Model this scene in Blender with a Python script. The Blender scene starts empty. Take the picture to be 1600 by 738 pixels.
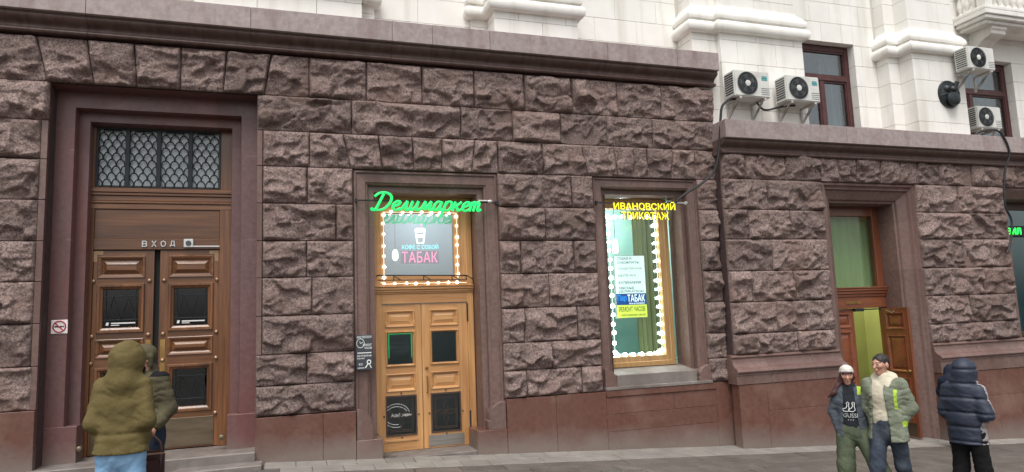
import bpy, bmesh, math, random
import numpy as np
from mathutils import Matrix, Vector

scene = bpy.context.scene
COL = scene.collection
rad = math.radians

# ---------------------------------------------------------------- camera
FPX, YAW, PITCH, ROLL = 1079.09, rad(18.354), rad(6.895), rad(-2.181)
fw = Vector((math.sin(YAW)*math.cos(PITCH), math.cos(YAW)*math.cos(PITCH), math.sin(PITCH)))
r0 = Vector((math.cos(YAW), -math.sin(YAW), 0)); u0 = r0.cross(fw)
rt = math.cos(ROLL)*r0 + math.sin(ROLL)*u0
up = -math.sin(ROLL)*r0 + math.cos(ROLL)*u0
cam = bpy.data.cameras.new('camera'); cam_o = bpy.data.objects.new('camera', cam); COL.objects.link(cam_o)
cm = Matrix((rt, up, -fw)).transposed().to_4x4(); cm.translation = (0, -10, 1.75)
cam_o.matrix_world = cm
cam.sensor_fit = 'HORIZONTAL'; cam.sensor_width = 36; cam.lens = FPX/1600*36
cam.clip_start = .1; cam.clip_end = 500
scene.camera = cam_o

# ---------------------------------------------------------------- overcast daylight
SUN_EL, SUN_AZ = rad(62), rad(-25)      # azimuth measured from the street side (-Y), towards -X
world = bpy.data.worlds.new('World'); scene.world = world; world.use_nodes = True
nt = world.node_tree; bg = nt.nodes['Background']
sky = nt.nodes.new('ShaderNodeTexSky'); sky.sky_type = 'NISHITA'; sky.sun_disc = False
sky.sun_elevation = SUN_EL; sky.sun_rotation = math.pi - SUN_AZ
sky.air_density = 1.0; sky.dust_density = 4.0
hs = nt.nodes.new('ShaderNodeHueSaturation'); hs.inputs['Saturation'].default_value = .16
nt.links.new(sky.outputs[0], hs.inputs['Color']); nt.links.new(hs.outputs[0], bg.inputs['Color'])
bg.inputs['Strength'].default_value = .13
sun = bpy.data.lights.new('sun', 'SUN'); sun.energy = 1.2; sun.angle = rad(28); sun.color = (1, .975, .94)
sun_o = bpy.data.objects.new('sun', sun); COL.objects.link(sun_o)
sd = Vector((math.sin(SUN_AZ)*math.cos(SUN_EL), -math.cos(SUN_AZ)*math.cos(SUN_EL), math.sin(SUN_EL)))
sun_o.rotation_euler = sd.to_track_quat('Z', 'Y').to_euler(); sun_o.location = (0, -20, 30)
vs = scene.view_settings; vs.view_transform = 'Standard'; vs.look = 'None'; vs.gamma = 1; vs.exposure = .66
scene.cycles.use_denoising = True
scene.cycles.max_bounces = 6; scene.cycles.diffuse_bounces = 3; scene.cycles.transparent_max_bounces = 8
scene.cycles.caustics_reflective = False; scene.cycles.caustics_refractive = False
scene.cycles.sample_clamp_indirect = 4

# ---------------------------------------------------------------- helpers
def lin(c): return c/12.92 if c <= .04045 else ((c+.055)/1.055)**2.4
def C(r, g, b): return (lin(r/255), lin(g/255), lin(b/255), 1)

def node_mat(name):
    m = bpy.data.materials.new(name); m.use_nodes = True
    n = m.node_tree.nodes; l = m.node_tree.links
    return m, n, l, n['Principled BSDF']

def pm(name, c1, c2, scale=4, rough=.6, stretch=(1, 1, 1), detail=5, c3=None, s3=60, t3=(.55, .65), f3=.6,
       bump=0, bscale=40, bdist=.01, var=0., metal=0, spec=.5, coat=0, rvar=0., c4=None, s4=1.2, t4=(.5, .7), f4=.5, st4=(1, 1, 1)):
    """procedural surface: two-tone noise, fine speckle (c3), broad stain (c4), per-object tone, bump"""
    m, n, l, b = node_mat(name)
    g = n.new('ShaderNodeNewGeometry')
    def noise(sc, st=(1, 1, 1), det=4):
        mp = n.new('ShaderNodeVectorMath'); mp.operation = 'MULTIPLY'; mp.inputs[1].default_value = st
        l.new(g.outputs['Position'], mp.inputs[0])
        t = n.new('ShaderNodeTexNoise'); t.inputs['Scale'].default_value = sc; t.inputs['Detail'].default_value = det
        l.new(mp.outputs[0], t.inputs['Vector']); return t.outputs['Fac']
    def ramp(src, a, bb):
        r = n.new('ShaderNodeMapRange'); r.inputs[1].default_value = a; r.inputs[2].default_value = bb
        l.new(src, r.inputs[0]); return r.outputs[0]
    def mix(fac, a, bb, mode='MIX', f=1.0):
        x = n.new('ShaderNodeMix'); x.data_type = 'RGBA'; x.blend_type = mode
        if fac is not None:
            if f != 1.0:
                k = n.new('ShaderNodeMath'); k.operation = 'MULTIPLY'; k.inputs[1].default_value = f
                l.new(fac, k.inputs[0]); fac = k.outputs[0]
            l.new(fac, x.inputs['Factor'])
        for s, v in ((x.inputs[6], a), (x.inputs[7], bb)):
            if isinstance(v, tuple): s.default_value = v
            else: l.new(v, s)
        return x.outputs[2]
    col = mix(ramp(noise(scale, stretch, detail), .3, .7), c1, c2)
    if c3: col = mix(ramp(noise(s3, (1, 1, 1), 2), *t3), col, c3, f=f3)
    if c4: col = mix(ramp(noise(s4, st4, 6), *t4), col, c4, f=f4)
    if var:
        oi = n.new('ShaderNodeObjectInfo'); mr = n.new('ShaderNodeMapRange')
        mr.inputs[3].default_value = 1-var; mr.inputs[4].default_value = 1+var
        l.new(oi.outputs['Random'], mr.inputs[0])
        hv = n.new('ShaderNodeHueSaturation'); l.new(mr.outputs[0], hv.inputs['Value']); l.new(col, hv.inputs['Color'])
        col = hv.outputs[0]
    l.new(col, b.inputs['Base Color'])
    b.inputs['Roughness'].default_value = rough; b.inputs['Metallic'].default_value = metal
    b.inputs['Specular IOR Level'].default_value = spec
    if coat: b.inputs['Coat Weight'].default_value = coat; b.inputs['Coat Roughness'].default_value = .15
    if rvar:
        r = n.new('ShaderNodeMapRange'); r.inputs[1].default_value = .3; r.inputs[2].default_value = .7
        r.inputs[3].default_value = rough-rvar; r.inputs[4].default_value = rough+rvar
        l.new(noise(3.1, stretch, 5), r.inputs[0]); l.new(r.outputs[0], b.inputs['Roughness'])
    if bump:
        bp = n.new('ShaderNodeBump'); bp.inputs['Strength'].default_value = bump; bp.inputs['Distance'].default_value = bdist
        l.new(noise(bscale, stretch, 6), bp.inputs['Height']); l.new(bp.outputs[0], b.inputs['Normal'])
    return m

def plain(name, c, rough=.5, metal=0, spec=.5):
    m, n, l, b = node_mat(name)
    b.inputs['Base Color'].default_value = c; b.inputs['Roughness'].default_value = rough
    b.inputs['Metallic'].default_value = metal; b.inputs['Specular IOR Level'].default_value = spec
    return m

def emit(name, c, s):
    m, n, l, b = node_mat(name)
    b.inputs['Base Color'].default_value = c; b.inputs['Emission Color'].default_value = c
    b.inputs['Emission Strength'].default_value = s
    return m

def glass(name, tint=(.85, .92, .9, 1), refl=1.0):
    m, n, l, b = node_mat(name)
    n.remove(b); out = n['Material Output']
    t = n.new('ShaderNodeBsdfTransparent'); t.inputs[0].default_value = tint
    g = n.new('ShaderNodeBsdfGlossy'); g.inputs['Roughness'].default_value = .015
    lw = n.new('ShaderNodeLayerWeight'); lw.inputs[0].default_value = .5
    f = n.new('ShaderNodeMath'); f.operation = 'POWER'; f.inputs[1].default_value = 5; l.new(lw.outputs['Facing'], f.inputs[0])
    k = n.new('ShaderNodeMath'); k.operation = 'MULTIPLY_ADD'; k.use_clamp = True; k.inputs[1].default_value = .9; k.inputs[2].default_value = .045*refl
    x = n.new('ShaderNodeMixShader')
    l.new(f.outputs[0], k.inputs[0]); l.new(k.outputs[0], x.inputs[0])
    l.new(t.outputs[0], x.inputs[1]); l.new(g.outputs[0], x.inputs[2]); l.new(x.outputs[0], out.inputs[0])
    return m

def link(name, me, parent=None, loc=None, kind=None):
    o = bpy.data.objects.new(name, me); COL.objects.link(o)
    if loc is not None: o.location = loc
    if parent is not None:
        o.parent = parent
        if isinstance(parent, bpy.types.Object) and '_base' in parent:
            o.matrix_parent_inverse = Matrix.Translation(-Vector(parent['_base']))
    if kind: o['kind'] = kind
    return o

def tag(o, label, cat=None, group=None):
    o['label'] = label
    if cat: o['category'] = cat
    if group: o['group'] = group
    return o

BASES = {}
def thing(name, label, cat, loc=(0, 0, 0), group=None):
    o = bpy.data.objects.new(name, None); COL.objects.link(o); o.location = loc
    o.empty_display_size = .2
    BASES[o.name] = Vector(loc)
    return tag(o, label, cat, group)

def child(name, me, parent, loc=None):
    """mesh in world coordinates under a thing or part that only carries a translation"""
    o = bpy.data.objects.new(name, me); COL.objects.link(o)
    if loc is not None: o.location = loc
    o.parent = parent
    base = BASES.get(parent.name, Vector((0, 0, 0)))
    o.matrix_parent_inverse = Matrix.Translation(-base)
    BASES[o.name] = Vector(loc) if loc is not None else Vector((0, 0, 0))
    return o

class MB:
    def __init__(s): s.v = []; s.f = []; s.m = []
    def add(s, V, F, mi=0):
        k = len(s.v); s.v += [tuple(p) for p in V]; s.f += [tuple(i+k for i in f) for f in F]; s.m += [mi]*len(F); return s
    def box(s, x0, x1, y0, y1, z0, z1, mi=0):
        V = [(x, y, z) for z in (z0, z1) for y in (y0, y1) for x in (x0, x1)]
        return s.add(V, [(0, 2, 3, 1), (4, 5, 7, 6), (0, 1, 5, 4), (2, 6, 7, 3), (0, 4, 6, 2), (1, 3, 7, 5)], mi)
    def prism(s, prof, x0, x1, mi=0, axis='x'):
        """closed (a,b) polygon pushed along an axis; for 'x' the polygon is (y,z)"""
        n = len(prof)
        mk = {'x': lambda t, a, b: (t, a, b), 'z': lambda t, a, b: (a, b, t), 'y': lambda t, a, b: (a, t, b)}[axis]
        V = [mk(x0, a, b) for a, b in prof] + [mk(x1, a, b) for a, b in prof]
        F = [(i, (i+1) % n, n+(i+1) % n, n+i) for i in range(n)] + [tuple(range(n))[::-1], tuple(range(n, 2*n))]
        return s.add(V, F, mi)
    def rings(s, rings, mi=0, cap0=False, cap1=True, closed=True):
        n = len(rings[0]); k = len(s.v)
        for r in rings: s.v += [tuple(p) for p in r]
        for j in range(len(rings)-1):
            for i in range(n if closed else n-1):
                a = k+j*n+i; b = k+j*n+(i+1) % n
                s.f.append((a, b, b+n, a+n)); s.m.append(mi)
        if cap0: s.f.append(tuple(range(k, k+n))[::-1]); s.m.append(mi)
        if cap1: s.f.append(tuple(range(k+(len(rings)-1)*n, k+len(rings)*n))); s.m.append(mi)
        return s
    def loft_rect(s, x0, x1, z0, z1, prof, mi=0, cap=True):
        """nested rectangles facing -Y: prof = [(inset, y), ...]"""
        R = [[(x0+i, y, z0+i), (x1-i, y, z0+i), (x1-i, y, z1-i), (x0+i, y, z1-i)] for i, y in prof]
        return s.rings(R, mi, cap1=cap)
    def tube(s, pts, r, seg=8, mi=0, caps=True):
        pts = [Vector(p) for p in pts]; R = []
        rs = r if isinstance(r, (list, tuple)) else [r]*len(pts)
        prev = None
        for i, p in enumerate(pts):
            d = (pts[min(i+1, len(pts)-1)] - pts[max(i-1, 0)]).normalized()
            a = prev if prev is not None else (Vector((0, 0, 1)) if abs(d.z) < .9 else Vector((1, 0, 0)))
            u = (a - d*a.dot(d)).normalized(); prev = u; w = d.cross(u)
            R.append([p + (u*math.cos(t)+w*math.sin(t))*rs[i] for t in [2*math.pi*k/seg for k in range(seg)]])
        return s.rings(R, mi, caps, caps)
    def lathe(s, prof, c, seg=16, axis='z', mi=0):
        """(r,h) profile about an axis through c"""
        R = []
        for r, h in prof:
            ring = []
            for k in range(seg):
                t = 2*math.pi*k/seg; a, b = r*math.cos(t), r*math.sin(t)
                ring.append({'z': (c[0]+a, c[1]+b, c[2]+h), 'y': (c[0]+a, c[1]+h, c[2]+b), 'x': (c[0]+h, c[1]+a, c[2]+b)}[axis])
            R.append(ring)
        return s.rings(R, mi, True, True)
    def mesh(s, name, mats, bevel=0, smooth=False, seg=1, angle=40):
        me = bpy.data.meshes.new(name); me.from_pydata(s.v, [], s.f)
        mats = mats if isinstance(mats, (list, tuple)) else [mats]
        for m in mats: me.materials.append(m)
        if len(mats) > 1: me.polygons.foreach_set('material_index', s.m)
        bm = bmesh.new(); bm.from_mesh(me)
        if bevel:
            ed = [e for e in bm.edges if len(e.link_faces) == 2 and e.calc_face_angle(0) > .5]
            bmesh.ops.bevel(bm, geom=ed, offset=bevel, segments=seg, affect='EDGES', clamp_overlap=True)
        bmesh.ops.recalc_face_normals(bm, faces=bm.faces)
        bm.to_mesh(me); bm.free()
        if smooth:
            me.polygons.foreach_set('use_smooth', [True]*len(me.polygons)); me.set_sharp_from_angle(angle=rad(angle))
        me.update(); return me

def ground_z(x, y): return -.005 - .0605*x + .03*y

_h = np.random.RandomState(7).rand(64, 64, 64)
def vnoise(x, y, z=0.0):
    """smooth value noise, vectorised"""
    x, y, z = np.broadcast_arrays(np.asarray(x, float), np.asarray(y, float), np.asarray(z, float))
    xi, yi, zi = np.floor(x).astype(int), np.floor(y).astype(int), np.floor(z).astype(int)
    fx, fy, fz = x-xi, y-yi, z-zi
    fx, fy, fz = [f*f*(3-2*f) for f in (fx, fy, fz)]
    g = lambda a, b, c: _h[(xi+a) & 63, (yi+b) & 63, (zi+c) & 63]
    r = 0
    for a in (0, 1):
        for b in (0, 1):
            for c in (0, 1):
                r = r + g(a, b, c)*(fx if a else 1-fx)*(fy if b else 1-fy)*(fz if c else 1-fz)
    return r*2-1

def text_mesh(body, w, h, depth, mat, shear=0., offset=0., spacing=1.0, name='lettering', side=None):
    """flat lettering in the XZ plane facing -Y, fitted to w x h, its centre at the origin"""
    cu = bpy.data.curves.new(name, 'FONT'); cu.body = body; cu.align_x = 'CENTER'; cu.shear = shear
    cu.offset = offset; cu.space_character = spacing; cu.extrude = .02; cu.resolution_u = 3; cu.space_line = .85
    o = bpy.data.objects.new(name, cu); COL.objects.link(o)
    bpy.context.view_layer.update()
    me = bpy.data.meshes.new_from_object(o.evaluated_get(bpy.context.evaluated_depsgraph_get()))
    bpy.data.objects.remove(o); bpy.data.curves.remove(cu)
    n = len(me.vertices); co = np.zeros(n*3); me.vertices.foreach_get('co', co); co = co.reshape(n, 3)
    lo, hi = co.min(0), co.max(0); s = (hi-lo); c = (lo+hi)/2
    out = np.stack([(co[:, 0]-c[0])/s[0]*w, -(co[:, 2]-c[2])/max(s[2], 1e-6)*depth, (co[:, 1]-c[1])/s[1]*h], 1)
    me.vertices.foreach_set('co', out.ravel()); me.materials.clear(); me.materials.append(mat); me.name = name
    if side is not None:
        me.materials.append(side); me.update()
        me.polygons.foreach_set('material_index', [0 if abs(q.normal.y) > .7 else 1 for q in me.polygons])
    me.update(); return me

# ---------------------------------------------------------------- materials
ROCK = pm('rough_granite', C(157, 138, 131), C(92, 76, 72), 38, .85, detail=8, c3=C(66, 50, 48), s3=70, t3=(.54, .64), f3=.7,
          bump=.9, bscale=70, bdist=.012, var=.19, spec=.25, c4=C(112, 90, 82), s4=1.7, t4=(.5, .68), f4=.55)
JOINT = pm('dark_joint', C(78, 60, 58), C(58, 44, 43), 9, .95, bump=.4)
GRAN = pm('honed_granite', C(124, 101, 94), C(104, 82, 75), 16, .42, c3=C(78, 58, 56), s3=130, t3=(.5, .68), f3=.6, bump=.05, bscale=120, bdist=.003,
          var=.09, rvar=.1, c4=C(92, 62, 55), s4=1.3, t4=(.45, .7), f4=.6, st4=(2, 2, .35))
GRAN_P = pm('purple_granite', C(112, 86, 84), C(96, 71, 70), 14, .40, c3=C(72, 48, 50), s3=130, t3=(.5, .68), f3=.6,
            var=.08, rvar=.1, c4=C(112, 62, 55), s4=.9, t4=(.42, .66), f4=.55, st4=(2, 2, .3))
GRAN_R = pm('red_granite', C(113, 80, 69), C(96, 65, 56), 16, .30, c3=C(88, 56, 50), s3=130, t3=(.5, .66), f3=.55,
            var=.05, rvar=.12, c4=C(138, 112, 100), s4=1.6, t4=(.52, .75), f4=.5)
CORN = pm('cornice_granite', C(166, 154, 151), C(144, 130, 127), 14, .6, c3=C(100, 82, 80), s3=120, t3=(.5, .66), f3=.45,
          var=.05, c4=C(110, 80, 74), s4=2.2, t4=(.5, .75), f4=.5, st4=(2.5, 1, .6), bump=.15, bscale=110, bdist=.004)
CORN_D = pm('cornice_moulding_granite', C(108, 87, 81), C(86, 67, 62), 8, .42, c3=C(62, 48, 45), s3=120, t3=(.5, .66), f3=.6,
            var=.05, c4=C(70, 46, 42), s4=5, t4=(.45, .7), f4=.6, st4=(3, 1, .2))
WHITE = pm('white_stone', C(236, 234, 228), C(229, 226, 219), 3, .75, var=.02, c4=C(188, 182, 168), s4=1.5, t4=(.52, .8), f4=.6, st4=(2.4, 2.4, .22),
           bump=.08, bscale=60, bdist=.004)
WJOINT = plain('white_stone_joint', C(196, 192, 184), .9)

def dusty(m, z_of, c=(122, 112, 105)):
    """street dust splashed up the foot of a wall, with a ragged upper edge"""
    n = m.node_tree.nodes; l = m.node_tree.links; b = n['Principled BSDF']
    src = b.inputs['Base Color'].links[0].from_socket
    g = n.new('ShaderNodeNewGeometry'); sp = n.new('ShaderNodeSeparateXYZ'); l.new(g.outputs['Position'], sp.inputs[0])
    gx = n.new('ShaderNodeMath'); gx.operation = 'MULTIPLY_ADD'; gx.inputs[1].default_value = .0605
    l.new(sp.outputs[0], gx.inputs[0]); l.new(sp.outputs[2], gx.inputs[2])
    ns = n.new('ShaderNodeTexNoise'); ns.inputs['Scale'].default_value = 2.2; ns.inputs['Detail'].default_value = 7
    ns.inputs['Roughness'].default_value = .65
    l.new(g.outputs['Position'], ns.inputs['Vector'])
    a = n.new('ShaderNodeMath'); a.operation = 'MULTIPLY_ADD'; a.inputs[1].default_value = -.45
    l.new(ns.outputs[0], a.inputs[0]); l.new(gx.outputs[0], a.inputs[2])
    mr = n.new('ShaderNodeMapRange'); mr.inputs[1].default_value = z_of+.1-.225; mr.inputs[2].default_value = z_of-.22-.225
    mr.inputs[3].default_value = 0; mr.inputs[4].default_value = .78
    l.new(a.outputs[0], mr.inputs[0])
    x = n.new('ShaderNodeMix'); x.data_type = 'RGBA'; l.new(mr.outputs[0], x.inputs['Factor'])
    l.new(src, x.inputs[6]); x.inputs[7].default_value = C(*c); l.new(x.outputs[2], b.inputs['Base Color'])
dusty(GRAN_R, .27)
dusty(GRAN_P, .22)

def wood(name, a, b_, dark, rough=.35, coat=.3):
    out = []
    for sfx, st in (('upright', (14, 14, .7)), ('level', (.7, 14, 14))):
        out.append(pm(name+'_'+sfx, C(*a), C(*b_), 2.0, rough, stretch=st, detail=8, var=.07, coat=coat, rvar=.08,
                      c4=C(*dark), s4=1.1, t4=(.46, .72), f4=.7, st4=(st[0]*.25, 3, st[2]*.25 if st[2] > 1 else .5), bump=.06, bscale=6, bdist=.003))
    return out
WD1, WD1H = wood('dark_oak', (130, 86, 52), (92, 57, 33), (52, 31, 19))
WD2, WD2H = wood('honey_wood', (212, 164, 110), (180, 130, 80), (150, 102, 60))
WD3, WD3H = wood('red_wood', (142, 84, 56), (116, 64, 42), (88, 46, 30))
IRON = plain('dark_iron', C(38, 42, 46), .5, .3)
BLACK = plain('black_paint', C(24, 25, 27), .45)
DARK = plain('dark_interior', C(30, 32, 33), .9)
BRASS = pm('worn_brass', C(176, 142, 88), C(140, 108, 64), 8, .38, metal=.8, rvar=.1)
STUD = pm('brass_stud', C(170, 140, 112), C(140, 112, 86), 20, .35, metal=.6)
STEELP = pm('scuffed_plate', C(128, 112, 92), C(104, 92, 78), 4, .4, metal=.7, rvar=.15, stretch=(.6, 1, 3))
STEEL = pm('brushed_steel', C(176, 172, 164), C(150, 146, 140), 6, .35, metal=.8, stretch=(.3, 1, 6))
PALEM = plain('pale_metal', C(205, 205, 202), .4, .3)
GLASS = glass('window_glass')
GLASS_D = glass('dark_glass', (.55, .6, .6, 1))
SLAB = pm('light_paving', C(148, 143, 136), C(126, 121, 115), 4, .6, c3=C(112, 108, 104), s3=70, t3=(.5, .7), f3=.4, var=.08,
          c4=C(120, 114, 108), s4=1.1, t4=(.45, .7), f4=.55, bump=.25, bscale=50, bdist=.004)
PAVER = pm('dark_paving', C(108, 101, 95), C(86, 80, 75), 3, .5, c3=C(86, 81, 77), s3=60, t3=(.5, .7), f3=.4, var=.10,
           c4=C(88, 82, 78), s4=.9, t4=(.42, .7), f4=.6, st4=(.4, 1.6, 1), bump=.3, bscale=50, bdist=.005, rvar=.15)
STEP = pm('worn_step_granite', C(134, 126, 120), C(110, 101, 96), 5, .6, c3=C(84, 76, 73), s3=110, t3=(.5, .68), f3=.5,
          c4=C(84, 74, 68), s4=1.6, t4=(.45, .7), f4=.55, bump=.15, bscale=60, bdist=.004, rvar=.12)
GREYC = plain('silver_cable', C(30, 31, 33), .55)
# ================================================================ ground
gm = MB(); gm.add([(-60, 8, 0), (60, 8, 0), (60, -60, 0), (-60, -60, 0)], [(3, 2, 1, 0)])
for i, (x, y, z) in enumerate(gm.v): gm.v[i] = (x, y, ground_z(x, y)-.03)
g_o = link('ground', gm.mesh('ground', PAVER)); g_o['kind'] = 'structure'
pav = bpy.data.objects.new('pavement', None); COL.objects.link(pav); pav['kind'] = 'structure'
rng = random.Random(3)
gx, gy = Vector((1, 0, -.0605)), Vector((0, 1, .03))
gxn = gx.normalized(); gyn = (gy - gxn*gy.dot(gxn)).normalized(); gn = gxn.cross(gyn)
def slab_mesh(w, d, mat, name):
    m = MB(); m.box(-w/2, w/2, -d/2, d/2, -.05, 0); return m.mesh(name, mat, bevel=.004)
def lay(me, x, y, dz=0., spin=0.):
    o = bpy.data.objects.new('paving_slab', me); COL.objects.link(o); o.parent = pav
    mw = Matrix((gxn, gyn, gn)).transposed().to_4x4() @ Matrix.Rotation(spin, 4, 'Z')
    mw.translation = (x, y, ground_z(x, y)+dz); o.matrix_world = mw
m1 = slab_mesh(.385, .325, SLAB, 'paving_slab_light'); m2 = slab_mesh(.592, .292, PAVER, 'paving_slab_dark')
for r in range(2):
    for k in range(36):
        x = -.05+.39*k+(.195 if r else 0)
        lay(m1, x, -.22-.33*r-(.0 if x < 6.9 else .0), rng.uniform(-.003, .003), rng.uniform(-.004, .004))
for r in range(8):
    for k in range(24):
        x = .1+.6*k+(.3 if r % 2 else 0)
        lay(m2, x, -.865-.3*r, rng.uniform(-.0035, .0035)-.004, rng.uniform(-.004, .004))
# bedding sheet under the slabs
bm_ = MB(); bm_.add([(x, y, ground_z(x, y)-.022) for x, y in ((-6, .2), (18, .2), (18, -3.4), (-6, -3.4))], [(0, 1, 2, 3)])
bo = link('pavement_bed', bm_.mesh('pavement_bed', pm('joint_sand', C(96, 90, 85), C(80, 75, 71), 20, .9, bump=.3))); bo['kind'] = 'structure'

# ================================================================ the building
B = thing('stone_building', 'building with dark rock-faced granite ground floor under white stone upper storey', 'building')
def part(name, mb, mats, parent=B, **k): return child(name, mb.mesh(name, mats, **k), parent)

# ---- wall core behind the stones (openings left free)
def core(x0, x1, z0, z1, y0, y1): return (x0, x1, y0, y1, z0, z1)
wm = MB()
for a in (core(-6, -2.87, -1, 5.65, .035, .9), core(-.36, .94, -1, 5.65, .035, .9), core(3.12, 4.74, -1, 5.65, .035, .9),
          core(6.66, 7.10, -1, 5.65, .035, .9), core(-2.87, -.36, 5.0, 5.65, .035, .9), core(.94, 3.12, 3.99, 5.65, .035, .9),
          core(4.74, 6.66, 3.99, 5.65, .035, .9), core(4.74, 6.66, -1, .60, .035, .9)): wm.box(*a)
for a in (core(7.02, 9.13, -1.3, 4.5, -.165, .9), core(11.3, 13.58, -1.6, 4.5, -.165, .9), core(9.13, 11.3, 3.99, 4.5, -.165, .9),
          core(13.58, 17, 3.99, 4.5, -.165, .9), core(13.58, 17, -1.8, 1.0, -.165, .9), core(15.9, 17, 1.0, 3.99, -.165, .9)): wm.box(*a)
part('wall', wm, JOINT)

# ---- rock-faced stones, each its own piece
def rock(x0, x1, z0, z1, yb, seed, depth=.125, sl=(0, 0), taper=True):
    rs = np.random.RandomState(seed); g = .004
    w, h = x1-x0-2*g, z1-z0-2*g
    nx, nz = max(8, int(w/.0175)), max(8, int(h/.0175))
    U, V = np.meshgrid(np.linspace(0, w, nx+1), np.linspace(0, h, nz+1))
    wx, wz = U+x0, V+z0
    s0 = seed*3.7
    wu = U + .035*vnoise(wx*5, wz*5, s0) + .014*vnoise(wx*17, wz*17, s0)
    wv = V + .045*vnoise(wx*4, wz*5, s0+9) + .016*vnoise(wx*17, wz*17, s0+5)
    d0 = depth*rs.uniform(.85, 1.15)
    hgt = d0*(1.08 - rs.uniform(.25, .62)*np.clip(wv/h, 0, 1)) + rs.uniform(-.07, .07)*(wu-w/2)
    hgt = np.minimum(hgt, np.maximum(wu, 0)*rs.uniform(1.6, 5)+.02)
    hgt = np.minimum(hgt, np.maximum(w-wu, 0)*rs.uniform(1.6, 5)+.02)
    hgt = np.minimum(hgt, np.maximum(wv, 0)*rs.uniform(.8, 1.9)+.004)
    hgt = np.minimum(hgt, np.maximum(h-wv, 0)*rs.uniform(.5, 1.3)+.03)
    if rs.rand() < .85:      # ragged break line with an undercut below it
        zb = h*rs.uniform(.22, .55) + .5*h*(.30*vnoise(wx*2.3, s0, 1.) + .22*vnoise(wx*6, s0, 2.) + .12*vnoise(wx*17, s0, 3.)) + rs.uniform(-.12, .12)*(U-w/2)
        zb = np.clip(zb, .05*h, .8*h); q = np.clip(V/zb, 0, 1)
        under = d0*(rs.uniform(.05, .22) + rs.uniform(.35, .55)*q**1.4) + .012*vnoise(wx*14, wz*20, s0+21)
        hgt = np.where(V < zb, np.minimum(hgt, under), hgt)
    for k in range(rs.randint(3, 6) + int(w/.5)):
        cx, cz = rs.uniform(0, w), rs.uniform(0, h*.9); t = rs.uniform(0, 2*math.pi); q = rs.uniform(.3, 1.1)
        if rs.rand() < .5: t = rs.uniform(1.1, 2.0)      # chips broken off the lower edge
        pl = d0*rs.uniform(.45, .95) + q*((wu-cx)*math.cos(t) + (wv-cz)*math.sin(t))
        lim = d0*rs.uniform(.15, .6)
        hgt = np.minimum(hgt, np.maximum(pl, lim))
    ed = np.minimum(np.minimum(U, w-U), np.minimum(V, h-V)); mk = np.clip(ed/.035, 0, 1)
    # cleaved facets: every point follows the split plane of its nearest seed
    ns = int(w*h/.030)+5; su, sv = rs.uniform(-.05, w+.05, ns), rs.uniform(-.05, h+.05, ns)
    ou, gu, gv = rs.uniform(-.020, .020, ns), rs.uniform(-.38, .38, ns), rs.uniform(-.45, .25, ns)
    fu, fv = wu + .02*vnoise(wx*11, wz*11, s0+31), wv + .02*vnoise(wx*11, wz*11, s0+33)
    D = (fu[..., None]-su)**2 + 1.9*(fv[..., None]-sv)**2
    o2 = np.argsort(D, -1)[..., :2]; d1 = np.take_along_axis(D, o2, -1); b1 = np.clip((np.sqrt(d1[..., 1])-np.sqrt(d1[..., 0]))/.022, 0, 1)*.5+.5
    pl = lambda q: ou[q]+gu[q]*(U-su[q])+gv[q]*(V-sv[q])
    fac = np.clip(pl(o2[..., 0]), -.05, .05)*b1 + np.clip(pl(o2[..., 1]), -.05, .05)*(1-b1)
    calm = np.clip(1.2-.9*np.clip((V/h-.35)/.4, 0, 1), .35, 1.2) if rs.rand() < .75 else 1.0
    n = fac*calm*1.08 + .007*vnoise(wx*19, wz*23, s0+4) + .0075*vnoise(wx*40, wz*44, s0+6) + .010*(.4-np.abs(vnoise(wx*13, wz*17-wx*4, s0+15)))
    hgt = np.clip(hgt + n*mk, .001, None)*np.clip(.25+ed/.012, 0, 1)
    t = V/h
    xl = sl[0]*(t-.5); xr = sl[1]*(t-.5)
    X = x0+g+U + (xl*(1-U/w)+xr*(U/w))
    P = np.stack([X, yb-hgt, z0+g+V], -1).reshape(-1, 3)
    idx = np.arange((nx+1)*(nz+1)).reshape(nz+1, nx+1)
    F = np.stack([idx[:-1, :-1], idx[:-1, 1:], idx[1:, 1:], idx[1:, :-1]], -1).reshape(-1, 4)
    loop = np.concatenate([idx[0, :], idx[1:, -1], idx[-1, -2::-1], idx[-2:0:-1, 0]])
    back = P[loop].copy(); back[:, 1] = yb+.05
    k = len(P); m = len(loop); i = np.arange(m)
    F2 = np.stack([loop, k+i, k+(i+1) % m, np.roll(loop, -1)], -1)
    P = np.concatenate([P, back]); F = np.concatenate([F, F2])
    me = bpy.data.meshes.new('stone')
    me.vertices.add(len(P)); me.vertices.foreach_set('co', P.ravel())
    me.loops.add(F.size); me.loops.foreach_set('vertex_index', F.ravel().astype(np.int32))
    me.polygons.add(len(F)); me.polygons.foreach_set('loop_start', np.arange(0, F.size, 4, dtype=np.int32))
    me.update(calc_edges=True); me.materials.append(ROCK)
    child('stone', me, B)

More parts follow.
